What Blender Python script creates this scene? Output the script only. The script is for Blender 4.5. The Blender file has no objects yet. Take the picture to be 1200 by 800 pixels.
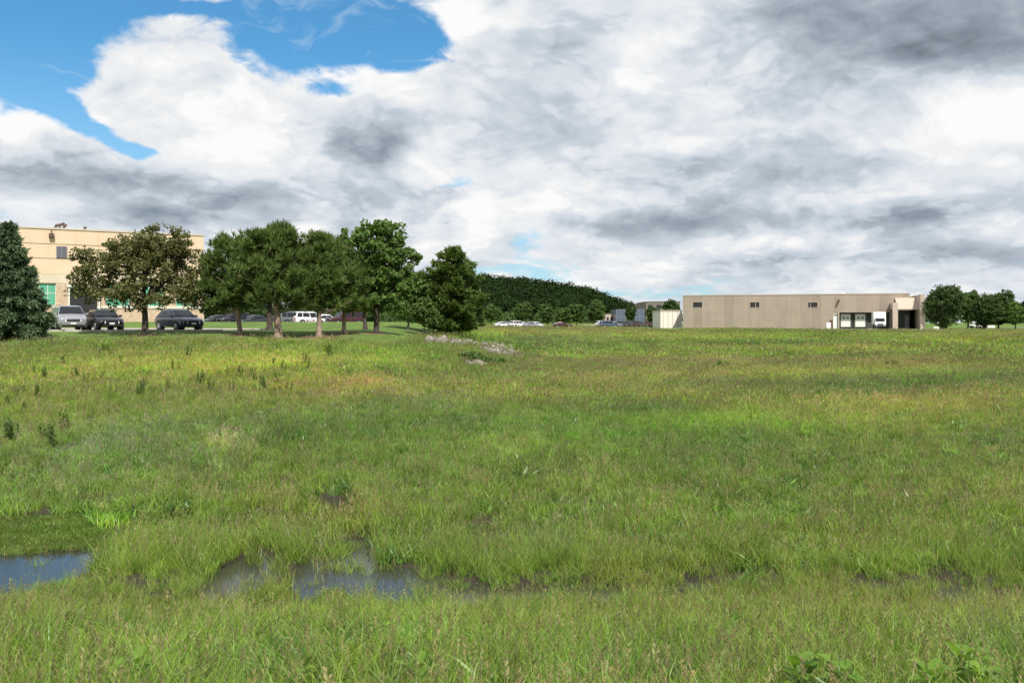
import bpy, bmesh, math, random
import numpy as np
from mathutils import Vector, Matrix, noise as mnoise

# ------------------------------------------------------------------ camera
scene = bpy.context.scene
COL = scene.collection
F = 1039.0            # focal length in photo pixels (1200 wide)
EYE = 4.2             # eye height above the pond water
cam_d = bpy.data.cameras.new('camera')
cam = bpy.data.objects.new('camera', cam_d)
COL.objects.link(cam)
cam.location = (0, 0, EYE)
cam.rotation_euler = (math.radians(90), 0, 0)
cam_d.sensor_width = 36
cam_d.lens = 36 * F / 1200
cam_d.shift_y = -22 / 1200
cam_d.clip_end = 20000
cam_d.clip_start = 0.1
scene.camera = cam

# ------------------------------------------------------------------ sun, view
SUN_EL = math.radians(52)
SUN_AZ = math.radians(163)       # compass angle from +Y towards +X; behind the camera, to the right
sun_dir = Vector((math.sin(SUN_AZ) * math.cos(SUN_EL), math.cos(SUN_AZ) * math.cos(SUN_EL), math.sin(SUN_EL)))
sd = bpy.data.lights.new('sun', 'SUN')
sd.energy = 5.0
sd.angle = math.radians(0.5)
sd.color = (1.0, 0.95, 0.87)
so = bpy.data.objects.new('sun', sd)
so.rotation_euler = sun_dir.to_track_quat('Z', 'Y').to_euler()
COL.objects.link(so)
scene.view_settings.view_transform = 'Standard'
scene.view_settings.look = 'None'
scene.view_settings.exposure = 0.3
scene.view_settings.gamma = 1
scene.view_settings.use_curve_mapping = False

# ------------------------------------------------------------------ node helper
class NT:
    """Small helper that writes node graphs as expressions."""
    def __init__(self, tree):
        self.t = tree
    def new(self, kind, **kw):
        n = self.t.nodes.new(kind)
        for k, v in kw.items():
            setattr(n, k, v)
        return n
    def link(self, a, b):
        self.t.links.new(a, b)
    def put(self, sock, v):
        if isinstance(v, bpy.types.NodeSocket):
            self.link(v, sock)
        else:
            if sock.type == 'RGBA' and len(v) == 3:
                v = (*v, 1)
            sock.default_value = v
    def m(self, op, a, b=None, c=None, clamp=False):
        n = self.new('ShaderNodeMath', operation=op, use_clamp=clamp)
        self.put(n.inputs[0], a)
        if b is not None: self.put(n.inputs[1], b)
        if c is not None: self.put(n.inputs[2], c)
        return n.outputs[0]
    def v(self, op, a, b=None, s=None):
        n = self.new('ShaderNodeVectorMath', operation=op)
        self.put(n.inputs[0], a)
        if b is not None: self.put(n.inputs[1], b)
        if s is not None: self.put(n.inputs['Scale'], s)
        return n.outputs[0]
    def mix(self, f, a, b, blend='MIX'):
        n = self.new('ShaderNodeMix', data_type='RGBA', blend_type=blend)
        self.put(n.inputs[0], f); self.put(n.inputs[6], a); self.put(n.inputs[7], b)
        return n.outputs[2]
    def mapr(self, x, a, b, c=0.0, d=1.0, smooth=True):
        n = self.new('ShaderNodeMapRange', interpolation_type='SMOOTHSTEP' if smooth else 'LINEAR')
        self.put(n.inputs[0], x)
        for i, q in enumerate((a, b, c, d)): self.put(n.inputs[i + 1], q)
        return n.outputs[0]
    def noise(self, vec, scale, detail=4, rough=.5, dist=0, out='Fac', lac=2.0):
        n = self.new('ShaderNodeTexNoise')
        if vec is not None: self.put(n.inputs['Vector'], vec)
        n.inputs['Scale'].default_value = scale
        n.inputs['Detail'].default_value = detail
        n.inputs['Roughness'].default_value = rough
        n.inputs['Distortion'].default_value = dist
        n.inputs['Lacunarity'].default_value = lac
        return n.outputs[out]

# ------------------------------------------------------------------ sky
world = bpy.data.worlds.new('World')
scene.world = world
world.use_nodes = True
wt = world.node_tree
wt.nodes.clear()
W = NT(wt)
tc = W.new('ShaderNodeTexCoord').outputs['Generated']

def ang(px, py):
    u = (px - 600) / F
    v = (378 - py) / F
    return math.atan(u), math.atan(v * math.cos(math.atan(u)))

dirn = W.v('NORMALIZE', tc)
sep = W.new('ShaderNodeSeparateXYZ'); W.link(dirn, sep.inputs[0])
sx, sy, sz = sep.outputs
az = W.m('ARCTAN2', sx, sy)
el = W.m('ARCSINE', sz)

def blob(px, py, wx, wy, amp, rot=0.0, pw=1.0):
    """A soft elliptical patch fixed in the sky (azimuth, elevation)."""
    a0, e0 = ang(px, py)
    wa, we = wx / F, wy / F
    da = W.m('SUBTRACT', az, a0); de = W.m('SUBTRACT', el, e0)
    if rot:
        c, s = math.cos(math.radians(rot)), math.sin(math.radians(rot))
        d1 = W.m('MULTIPLY_ADD', da, c / wa, W.m('MULTIPLY', de, s / wa))
        d2 = W.m('MULTIPLY_ADD', de, c / we, W.m('MULTIPLY', da, -s / we))
    else:
        d1 = W.m('DIVIDE', da, wa); d2 = W.m('DIVIDE', de, we)
    r = W.m('MULTIPLY_ADD', d1, d1, W.m('MULTIPLY', d2, d2))
    return W.m('MULTIPLY', W.m('EXPONENT', W.m('MULTIPLY', r, -1.0)), amp)

def total(lst):
    acc = None
    for b in lst:
        acc = b if acc is None else W.m('ADD', acc, b)
    return acc

# coverage: negative = blue gap, positive = solid cloud
cover = total([
    blob(30, 10, 75, 80, -1.0), blob(35, 95, 30, 50, -.55, -40), blob(110, 152, 80, 15, -.8, -28), blob(175, 178, 30, 10, -.6), blob(150, 5, 110, 9, -.7, 4),
    blob(400, 40, 115, 40, -1.25), blob(490, 50, 46, 30, -.75), blob(330, 35, 50, 40, -.5), blob(300, 85, 40, 10, -.3, -30),
    blob(395, 108, 36, 16, -.68), blob(650, 318, 80, 16, -.24), blob(490, 300, 40, 10, -.3), blob(700, 345, 110, 10, -.3), blob(540, 214, 52, 15, -.68), blob(618, 272, 34, 28, -.48), blob(560, 318, 40, 6, -.3), blob(640, 330, 60, 12, -.25),
    blob(-120, -60, 240, 160, -.8),
    blob(180, 80, 120, 60, .55), blob(240, 150, 200, 60, .45), blob(40, 190, 60, 28, .45), blob(470, 130, 70, 40, .45),
    blob(340, 225, 240, 45, .4), blob(560, 275, 30, 40, .4), blob(880, 130, 290, 150, .6), blob(600, 60, 90, 110, .38),
    blob(20, 160, 30, 28, .3),
])
# lightness: positive = sunlit tops, negative = grey undersides
light = total([
    blob(160, 90, 100, 55, .15), blob(300, 110, 90, 50, .16), blob(20, 150, 36, 26, .26), blob(60, 140, 40, 12, .1, -30), blob(45, 243, 55, 17, .34),
    blob(470, 105, 50, 25, .28), blob(330, 175, 90, 30, .12), blob(560, 100, 40, 60, .12), blob(500, 180, 26, 40, .2, -40),
    blob(560, 260, 24, 28, .35), blob(360, 270, 26, 12, .42), blob(535, 20, 60, 30, .2, -20), blob(560, 300, 50, 20, .18),
    blob(345, 60, 60, 14, .1),
    blob(110, 205, 120, 26, -.14), blob(410, 165, 36, 26, -.26, -25), blob(262, 112, 30, 20, -.16, -35), blob(460, 170, 26, 24, -.20),
    blob(400, 228, 150, 16, -.16), blob(250, 250, 330, 16, -.20), blob(150, 265, 90, 16, -.12), blob(430, 275, 60, 12, -.2),
    blob(1080, 30, 180, 56, -.36), blob(1180, 60, 100, 36, -.14), blob(930, 10, 70, 26, -.16), blob(1190, 190, 80, 90, .22), blob(1120, 140, 70, 40, .12),
    blob(820, 90, 110, 60, .16), blob(730, 60, 60, 60, .14), blob(880, 45, 46, 24, .12), blob(640, 110, 60, 80, -.06), blob(690, 30, 40, 30, -.08),
    blob(900, 215, 150, 26, -.05), blob(1060, 250, 200, 17, -.30), blob(760, 265, 80, 15, -.2), blob(950, 300, 120, 10, -.24), blob(1150, 300, 90, 22, -.22),
    blob(640, 210, 60, 30, .14), blob(740, 230, 60, 24, .12), blob(940, 285, 50, 12, .16), blob(820, 330, 90, 14, .14), blob(1130, 335, 90, 14, .05),
    blob(680, 345, 80, 20, .12), blob(640, 285, 40, 60, .1), blob(860, 170, 120, 30, .02), blob(745, 190, 60, 20, -.12), blob(780, 130, 40, 20, -.1),
])

def cloud_noise(dx, dz):
    """Density of the cloud noise in the direction shifted by (dx, dz)."""
    d = W.v('ADD', dirn, (dx, 0.0, dz))
    s = W.new('ShaderNodeSeparateXYZ'); W.link(d, s.inputs[0])
    z = W.m('MAXIMUM', s.outputs[2], -0.05)
    k = W.m('POWER', W.m('ADD', z, 0.13), -0.5)
    comb = W.new('ShaderNodeCombineXYZ')
    W.link(W.m('MULTIPLY', s.outputs[0], k), comb.inputs[0])
    W.link(W.m('MULTIPLY', s.outputs[1], k), comb.inputs[1])
    W.link(W.m('MULTIPLY', z, 1.6), comb.inputs[2])
    p = comb.outputs[0]
    w1 = W.noise(p, 2.6, 3, .5, out='Color')
    p2 = W.v('ADD', p, W.v('SCALE', W.v('SUBTRACT', w1, (.5, .5, .5)), s=.15))
    w2 = W.noise(p2, 11, 2, .5, out='Color')
    p3 = W.v('ADD', p2, W.v('SCALE', W.v('SUBTRACT', w2, (.5, .5, .5)), s=.06))
    n1 = W.noise(p3, 3.2, 6, .56)
    bl = W.m('ABSOLUTE', W.m('SUBTRACT', W.noise(p3, 9.5, 3, .5), .5))
    return W.m('MULTIPLY_ADD', bl, 1.1, W.m('MULTIPLY_ADD', n1, 1.7, -.97)), n1, p3

n0, nlow, pw = cloud_noise(0, 0)
n1_, _, _ = cloud_noise(-.012, .022)
n2_, _, _ = cloud_noise(-.04, .06)
base = W.m('ADD', cover, .42)
dens = W.m('ADD', base, n0)
alpha = W.mapr(W.m('ADD', dens, W.m('MULTIPLY', W.m('SUBTRACT', W.noise(pw, 17, 5, .68), .5), .60)), -.12, .26)
relief = W.m('SUBTRACT', n0, n1_)
relief2 = W.m('SUBTRACT', n0, n2_)
lum = W.m('MULTIPLY_ADD', relief, .44, .695)
lum = W.m('MULTIPLY_ADD', relief2, .20, lum)
lum = W.m('MULTIPLY_ADD', light, 1.12, lum)
lum = W.m('ADD', lum, W.m('MULTIPLY', W.m('SUBTRACT', nlow, .5), .15))
# nearer cumulus heads with crisp upper rims in front of the grey deck
puff_d = W.m('ADD', W.m('MULTIPLY_ADD', light, 1.1, W.m('MULTIPLY', W.m('SUBTRACT', nlow, .5), 1.5)), W.m('MULTIPLY', n0, .75))
lum = W.m('ADD', lum, W.m('MULTIPLY', W.mapr(puff_d, .06, .16), .07))
lum = W.m('ADD', lum, W.m('MULTIPLY', W.mapr(puff_d, -.24, -.12), .07))
lum = W.m('SUBTRACT', lum, .10)
edge = W.m('MULTIPLY', W.mapr(dens, .55, .05), .10)
lum = W.m('ADD', lum, edge)
cr = W.new('ShaderNodeValToRGB')
W.link(lum, cr.inputs[0])
e = cr.color_ramp.elements
e[0].position = 0.0; e[0].color = (.15, .18, .22, 1)
e[1].position = 1.0; e[1].color = (1.0, 1.0, 1.0, 1)
for pos, c in ((.25, (.33, .385, .45)), (.5, (.55, .62, .695)), (.72, (.77, .81, .865)), (.88, (.90, .91, .92))):
    q = e.new(pos); q.color = (*c, 1)
cloud_col = cr.outputs[0]

nish = W.new('ShaderNodeTexSky', sky_type='NISHITA')
nish.sun_disc = False
nish.sun_elevation = SUN_EL
nish.sun_rotation = SUN_AZ
nish.air_density = 1.0; nish.dust_density = .6; nish.ozone_density = 2.0
SKY_STRENGTH = .1
# thin hazy veil over the blue, thicker to the horizon, plus faint wisps
blue = W.v('MULTIPLY', nish.outputs[0], (.46, 1.04, 1.26))
blue = W.v('SCALE', blue, s=.95)
veil = W.mapr(el, .30, .02, 0.02, .62)
wisp = W.m('MULTIPLY', W.mapr(W.noise(W.v('MULTIPLY', pw, (2, 1, 6)), 3.4, 6, .62, .8), .54, .76), .45)
veil = W.m('MAXIMUM', veil, wisp)
blue = W.mix(veil, blue, (4.7, 5.9, 7.0))
cl = W.v('SCALE', cloud_col, s=1 / SKY_STRENGTH * .79)
sky = W.mix(alpha, blue, cl)
# below the horizon: a plain hazy ground tone
sky = W.mix(W.mapr(el, -.002, -.03), sky, (1.4, 1.6, 1.2))
bg = W.new('ShaderNodeBackground'); bg.inputs[1].default_value = SKY_STRENGTH
W.link(sky, bg.inputs[0])
wo = W.new('ShaderNodeOutputWorld'); W.link(bg.outputs[0], wo.inputs[0])
world.cycles.sampling_method = 'NONE'

# ------------------------------------------------------------------ shared helpers
rng = np.random.default_rng(7)
R = random.Random(11)

def tag(o, label=None, cat=None, group=None, kind=None):
    if label: o['label'] = label
    if cat: o['category'] = cat
    if group: o['group'] = group
    if kind: o['kind'] = kind
    return o

def empty(name, loc=(0, 0, 0), rz=0.0):
    o = bpy.data.objects.new(name, None)
    o.empty_display_size = .2
    o.location = loc
    o.rotation_euler = (0, 0, rz)
    COL.objects.link(o)
    return o

def mesh_np(name, V, Fq, mats, parent=None, fmat=None, smooth=False):
    """One mesh object from numpy arrays; Fq is (n,3) or (n,4) or a list of such arrays."""
    me = bpy.data.meshes.new(name)
    V = np.asarray(V, dtype=np.float32)
    fl = Fq if isinstance(Fq, list) else [Fq]
    fl = [np.asarray(f, dtype=np.int32) for f in fl if len(f)]
    nl = sum(f.size for f in fl); nf = sum(len(f) for f in fl)
    me.vertices.add(len(V)); me.vertices.foreach_set('co', V.ravel())
    me.loops.add(nl); me.loops.foreach_set('vertex_index', np.concatenate([f.ravel() for f in fl]))
    tot = np.concatenate([np.full(len(f), f.shape[1], np.int32) for f in fl])
    st = np.concatenate([[0], np.cumsum(tot)[:-1]]).astype(np.int32)
    me.polygons.add(nf)
    me.polygons.foreach_set('loop_start', st)
    me.polygons.foreach_set('loop_total', tot)
    if fmat is not None:
        me.polygons.foreach_set('material_index', np.asarray(fmat, np.int32))
    me.polygons.foreach_set('use_smooth', np.full(nf, smooth, bool))
    for m in (mats if isinstance(mats, (list, tuple)) else [mats]):
        me.materials.append(m)
    me.update(calc_edges=True)
    o = bpy.data.objects.new(name, me)
    COL.objects.link(o)
    if parent is not None: o.parent = parent
    return o

def set_color(me, name, C):
    a = me.attributes.new(name, 'FLOAT_COLOR', 'POINT')
    C = np.asarray(C, np.float32)
    if C.shape[1] == 3: C = np.hstack([C, np.ones((len(C), 1), np.float32)])
    a.data.foreach_set('color', C.ravel())

def copy_tree(o, parent=None):
    c = o.copy()
    COL.objects.link(c)
    if parent is not None: c.parent = parent
    for ch in list(o.children): copy_tree(ch, c)
    return c

class MB:
    """Collects simple shapes and links them as one mesh object."""
    def __init__(self):
        self.bm = bmesh.new()
    def box(self, x0, x1, y0, y1, z0, z1, mi=0):
        vs = [self.bm.verts.new(p) for p in ((x0,y0,z0),(x1,y0,z0),(x1,y1,z0),(x0,y1,z0),(x0,y0,z1),(x1,y0,z1),(x1,y1,z1),(x0,y1,z1))]
        for f in ((3,2,1,0),(4,5,6,7),(0,1,5,4),(1,2,6,5),(2,3,7,6),(3,0,4,7)):
            q = self.bm.faces.new([vs[i] for i in f]); q.material_index = mi
        return self
    def poly(self, pts, mi=0):
        q = self.bm.faces.new([self.bm.verts.new(p) for p in pts]); q.material_index = mi
        return self
    def prism(self, pts, axis, a, b, mi=0):
        """Extrude the 2-D outline pts along axis ('x','y' or 'z') from a to b."""
        def P(p, t):
            return {'x': (t, p[0], p[1]), 'y': (p[0], t, p[1]), 'z': (p[0], p[1], t)}[axis]
        A = [self.bm.verts.new(P(p, a)) for p in pts]; B = [self.bm.verts.new(P(p, b)) for p in pts]
        fs = [self.bm.faces.new(A), self.bm.faces.new(B[::-1])]
        n = len(pts)
        for i in range(n): fs.append(self.bm.faces.new([A[i], B[i], B[(i+1) % n], A[(i+1) % n]]))
        for f in fs: f.material_index = mi
        return self
    def tube(self, pts, rad, n=8, mi=0, cap=True):
        rings = []
        for i, p in enumerate(pts):
            p = Vector(p)
            d = (Vector(pts[min(i+1, len(pts)-1)]) - Vector(pts[max(i-1, 0)])).normalized()
            u = d.orthogonal().normalized(); w = d.cross(u)
            r = rad[i] if isinstance(rad, (list, tuple)) else rad
            rings.append([self.bm.verts.new(p + (u*math.cos(2*math.pi*k/n) + w*math.sin(2*math.pi*k/n))*r) for k in range(n)])
        for a, b in zip(rings, rings[1:]):
            for k in range(n):
                f = self.bm.faces.new([a[k], a[(k+1) % n], b[(k+1) % n], b[k]]); f.smooth = True; f.material_index = mi
        if cap:
            self.bm.faces.new(rings[0][::-1]).material_index = mi; self.bm.faces.new(rings[-1]).material_index = mi
        return self
    def build(self, name, mats, parent=None, bevel=0, xf=None):
        bmesh.ops.recalc_face_normals(self.bm, faces=self.bm.faces)
        if bevel:
            bmesh.ops.bevel(self.bm, geom=list(self.bm.edges), offset=bevel, segments=1, affect='EDGES')
        if xf is not None: self.bm.transform(xf)
        me = bpy.data.meshes.new(name)
        self.bm.to_mesh(me); self.bm.free()
        for m in (mats if isinstance(mats, (list, tuple)) else [mats]): me.materials.append(m)
        o = bpy.data.objects.new(name, me)
        COL.objects.link(o)
        if parent is not None: o.parent = parent
        return o

def mat(name, color, rough=.7, metal=0.0, spec=.4, var=0.0, vscale=3.0, bump=0.0, bscale=20.0, coat=0.0, dirt=None):
    m = bpy.data.materials.new(name); m.use_nodes = True
    t = m.node_tree; b = t.nodes['Principled BSDF']; n = NT(t)
    b.inputs['Roughness'].default_value = rough
    b.inputs['Metallic'].default_value = metal
    b.inputs['Specular IOR Level'].default_value = spec
    b.inputs['Coat Weight'].default_value = coat
    pos = n.new('ShaderNodeTexCoord').outputs['Object']
    if var:
        f = n.noise(pos, vscale, 5, .6)
        f = n.mapr(f, .3, .7, 1 - var, 1 + var, smooth=False)
        c = n.v('SCALE', color, s=f)
        if dirt:
            g = n.mapr(n.noise(n.v('MULTIPLY', pos, (1, 1, .18)), vscale * 1.6, 6, .65), .5, .75)
            c = n.mix(n.m('MULTIPLY', g, .5), c, dirt)
        n.link(c, b.inputs['Base Color'])
    else:
        b.inputs['Base Color'].default_value = (*color, 1)
    if bump:
        bn = n.new('ShaderNodeBump'); bn.inputs['Strength'].default_value = bump; bn.inputs['Distance'].default_value = .03
        n.link(n.noise(pos, bscale, 5, .6), bn.inputs['Height']); n.link(bn.outputs[0], b.inputs['Normal'])
    return m

def leaf_mat(name, c1, c2, trans=.35, rough=.55, scale=.8, attr=None, spec=.3):
    """Foliage: two tones mixed by noise (a clump scale and a leaf scale), with light passing through."""
    m = bpy.data.materials.new(name); m.use_nodes = True
    t = m.node_tree; t.nodes.clear(); n = NT(t)
    g = n.new('ShaderNodeNewGeometry')
    f = n.m('ADD', n.m('MULTIPLY', n.noise(g.outputs['Position'], scale, 3, .6), .9), n.m('MULTIPLY', g.outputs['Random Per Island'], .5))
    c = n.mix(n.mapr(f, .35, 1.0, smooth=False), c1, c2)
    if attr:
        # now and then a dry straw coloured blade
        c = n.mix(n.mapr(g.outputs['Random Per Island'], .94, .96), c, (.34, .31, .13))
        a = n.new('ShaderNodeAttribute', attribute_type='INSTANCER', attribute_name=attr)
        c = n.v('MULTIPLY', c, a.outputs['Color'])
    b = n.new('ShaderNodeBsdfPrincipled'); b.inputs['Roughness'].default_value = rough
    b.inputs['Specular IOR Level'].default_value = spec
    n.link(c, b.inputs['Base Color'])
    tr = n.new('ShaderNodeBsdfTranslucent'); n.link(n.v('MULTIPLY', c, (1.25, 1.25, .7)), tr.inputs[0])
    mx = n.new('ShaderNodeMixShader'); mx.inputs[0].default_value = trans
    n.link(b.outputs[0], mx.inputs[1]); n.link(tr.outputs[0], mx.inputs[2])
    o = n.new('ShaderNodeOutputMaterial'); n.link(mx.outputs[0], o.inputs[0])
    return m

# ------------------------------------------------------------------ terrain height
def sstep(x, a, b):
    t = np.clip((x - a) / (b - a), 0, 1)
    return t * t * (3 - 2 * t)

def vnoise(x, y, seed=0):
    """Smooth value noise, numpy."""
    xi = np.floor(x).astype(np.int64); yi = np.floor(y).astype(np.int64)
    fx = x - xi; fy = y - yi
    fx = fx*fx*(3-2*fx); fy = fy*fy*(3-2*fy)
    def h(a, b):
        n = (a * 374761393 + b * 668265263 + seed * 1442695041) & 0x7fffffff
        n = ((n ^ (n >> 13)) * 1274126177) & 0x7fffffff
        return ((n ^ (n >> 16)) & 0xffff) / 65535.0
    return (h(xi, yi)*(1-fx) + h(xi+1, yi)*fx)*(1-fy) + (h(xi, yi+1)*(1-fx) + h(xi+1, yi+1)*fx)*fy

def fbm(x, y, seed=0, octv=4):
    s = 0; a = .5
    for i in range(octv):
        s = s + a * vnoise(x * 2**i, y * 2**i, seed + i * 17); a *= .5
    return s / .94

RP = np.array([(-3000, 3.0), (-60, 3.0), (-12, 3.0), (0, 2.55), (4, 2.0), (7, 1.3), (10, .66), (12.2, .22), (13.6, -.06), (15.2, -.08), (16.8, .10), (20, .16), (24, .24), (31.5, .5), (46, 1.0),
               (64, 1.58), (94, 2.2), (139, 2.62), (170, 2.78), (208, 2.86), (300, 2.95), (450, 3.0), (4500, 3.0)])
LP = np.array([(-3000, 3.0), (-60, 3.0), (-12, 3.0), (0, 2.55), (4, 2.0), (7, 1.3), (10, .66), (12.2, .22), (13.4, -.06), (16.0, -.08), (17.2, .05), (20, .14), (24, .36), (30, .76), (40, 1.50),
               (50, 2.45), (55, 3.15), (59, 3.52), (62, 3.60), (73, 3.62), (78, 3.9), (86, 4.25), (100, 4.3), (104, 3.75), (125, 3.72), (150, 3.5), (220, 3.1), (450, 3.0), (4500, 3.0)])

# ponds: (px, py, half width px, half height px) read off the photo, turned into places on the water plane
def on_plane(px, py, z=0.0):
    D = (EYE - z) * F / (py - 378)
    return (px - 600) / F * D, D
POOLS = []
for px, py, wx, hy, dpt in ((10, 676, 88, 30, 1.0), (-120, 676, 110, 30, 1.0), (283, 680, 38, 28, 1.0), (392, 668, 46, 32, .9), (470, 688, 60, 22, .8), (545, 700, 40, 18, .5), (700, 700, 40, 14, .5),
                            (610, 700, 36, 12, .35), (1130, 698, 56, 18, .4), (1030, 690, 40, 10, .4), (150, 690, 60, 8, .3), (405, 600, 22, 10, .45), (820, 688, 30, 8, .3)):
    x, y = on_plane(px, py)
    _, y1 = on_plane(px, py - hy); _, y0 = on_plane(px, py + hy)
    POOLS.append((x, (y0 + y1) / 2, wx / F * y, (y1 - y0) / 2, dpt))

def pool_mask(X, Y):
    """1 in the middle of the ponds, 0 outside, ragged edges."""
    j = (fbm(X * 1.1, Y * 1.1, 5, 3) - .5) * 1.1
    m = np.zeros_like(X)
    for cx, cy, rx, ry, d in POOLS:
        r = np.sqrt(((X - cx) / rx) ** 2 + ((Y - cy) / ry) ** 2)
        m = np.maximum(m, d * np.clip(1.25 - r - j * .6, 0, 1))
    return m

def hills(X, Y):
    PX = X / np.maximum(Y, 1) * F + 600
    h = np.clip(np.interp(PX, [380, 455, 478, 540, 590, 640, 690, 715, 732, 748, 756], [0, 50, 57, 56, 52, 46, 37, 27, 17, 8, 0]) * .66 - 5.0, 0, 60)
    h = .93 * h * (.12 + .88 * sstep(Y, 575, 740)) * (Y > 560) * sstep(Y, 1250, 1000) * (Y > 300)
    PXr = PX
    h2 = 52 * sstep(PXr, 1150, 1330) * sstep(Y, 900, 1150) * (Y > 300) * sstep(Y, 2000, 1600)
    h3 = 20 * sstep(PX, 520, 300) * sstep(Y, 560, 720) * 0
    return h + h2 + h3

def height(X, Y):
    X = np.asarray(X, float); Y = np.asarray(Y, float)
    zr = np.interp(Y, RP[:, 0], RP[:, 1]); zl = np.interp(Y, LP[:, 0], LP[:, 1])
    edge = -2.5 - 3.5 * sstep(Y, 60, 40) + 16 * sstep(Y, 90, 260) * 0
    w = sstep(X, 4.5, -10.5) * 1.0
    w = np.where(Y > 62, sstep(X, 2 + (Y - 62) * .02, -11 - (Y - 62) * .06), w)
    w = np.where(Y < 34, sstep(X, 3, -12), w)
    z = zr * (1 - w) + zl * w
    # right side of the field: a slightly raised bank behind the wet meadow
    z = z + .35 * sstep(X, 6, 22) * np.exp(-((Y - 34) / 14) ** 2)
    # far right a low rise hides the foot of the warehouse
    z = z + .45 * np.exp(-((X - 42) / 20) ** 2 - ((Y - 176) / 20) ** 2)
    far = sstep(Y, 25, 60)
    z = z + (fbm(X * .09, Y * .09, 3) - .5) * .28 * sstep(Y, 17, 30) * (1 - .75 * far)
    z = z + (fbm(X * .7, Y * .7, 9) - .5) * .12 * (Y < 60)
    m = pool_mask(X, Y)
    inz = sstep(Y, 12.0, 13.0) * sstep(Y, 21, 18)
    z = np.where(inz > 0, z * (1 - inz) + inz * np.maximum(z, .07), z)
    z = z - m * .55 * ((Y > 11) & (Y < 30))
    return z + hills(X, Y)

# ------------------------------------------------------------------ ground colours (shared by soil and grass tint)
def s2l(c):
    c = np.asarray(c, float) / 255
    return np.where(c <= .04045, c / 12.92, ((c + .055) / 1.055) ** 2.4)

PATCHES = [  # px, py, half w, half h, colour multiplier, strength  (dry, lush, bluish, bright patches seen in the field)
    (700, 462, 300, 16, 'tan', .30), (60, 470, 70, 18, 'tan', .25), (240, 470, 60, 16, 'tan', .35), (400, 462, 60, 10, 'dry', .75), (420, 446, 90, 10, 'tan', .6), (360, 470, 60, 12, 'tan', .5),
    (190, 505, 130, 20, 'blue', .6), (130, 535, 110, 26, 'blue', .6), (265, 520, 26, 12, 'straw', .9), (440, 480, 120, 18, 'blue', .35),
    (1000, 424, 220, 5, 'dry', .6), (880, 440, 160, 8, 'tan', .55), (830, 424, 90, 4, 'dry', .55), (1160, 462, 60, 7, 'dry', .55), (1090, 478, 70, 9, 'dry', .5), (980, 482, 120, 6, 'tan', .5),
    (1000, 455, 190, 9, 'dark', .5), (950, 440, 120, 5, 'lush', .5), (790, 482, 40, 8, 'dark', .6), (700, 490, 60, 10, 'dark', .4), (560, 500, 80, 8, 'dark', .3),
    (740, 498, 150, 9, 'lush', .42), (880, 500, 90, 8, 'lush', .35), (1130, 402, 70, 2.5, 'yellow', .7), (1165, 420, 60, 4, 'yellow', .3), (1180, 585, 50, 10, 'dry', .6), (1040, 590, 40, 8, 'tan', .4),
    (960, 535, 60, 7, 'tan', .5), (650, 520, 260, 24, 'lush', .25), (900, 610, 80, 16, 'lush', .35), (960, 640, 90, 16, 'tan', .6), (830, 660, 110, 14, 'tan', .5), (640, 640, 60, 12, 'blue', .4),
    (120, 620, 120, 22, 'lush', .5), (60, 580, 120, 30, 'blue', .3), (330, 600, 40, 14, 'brown', .45), (420, 610, 50, 16, 'brown', .5), (360, 690, 90, 12, 'brown', .4), (700, 680, 90, 12, 'brown', .45), (790, 685, 60, 10, 'brown', .4),
    (200, 720, 260, 26, 'tan', .3), (760, 740, 160, 26, 'tan', .45), (960, 710, 160, 22, 'tan', .45), (1100, 720, 120, 20, 'tan', .4), (420, 730, 120, 14, 'lush', .3), (560, 740, 100, 16, 'tan', .3), (600, 770, 500, 20, 'lush', .2), (760, 800, 80, 22, 'dark', .6), (1180, 790, 50, 26, 'dark', .5), (300, 800, 60, 16, 'dark', .3),
    (450, 420, 60, 10, 'lush', .5), (640, 400, 60, 5, 'blue', .3), (900, 396, 200, 4, 'lush', .5), (120, 430, 170, 16, 'bright', .42), (330, 425, 120, 12, 'bright', .5), (550, 392, 60, 4, 'bright', .4), (20, 400, 60, 8, 'blue', .6),
    (180, 398, 120, 4, 'tan', .6), (620, 430, 100, 8, 'tan', .45), (700, 445, 60, 8, 'tan', .5), (770, 430, 30, 5, 'tan', .4), (1090, 430, 70, 5, 'tan', .4), (1170, 520, 50, 10, 'dark', .4), (1080, 440, 60, 5, 'lush', .4),
]
TONE = {'tan': (1.32, 1.06, 1.2), 'dry': (1.62, 1.18, 1.5), 'blue': (.95, 1.08, 1.75), 'straw': (3.2, 2.2, 3.6), 'dark': (.5, .66, .8), 'lush': (1.12, 1.4, .8), 'yellow': (1.9, 1.6, .7),
        'bright': (1.75, 1.6, 1.2), 'brown': (1.3, .8, 1.0)}

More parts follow.
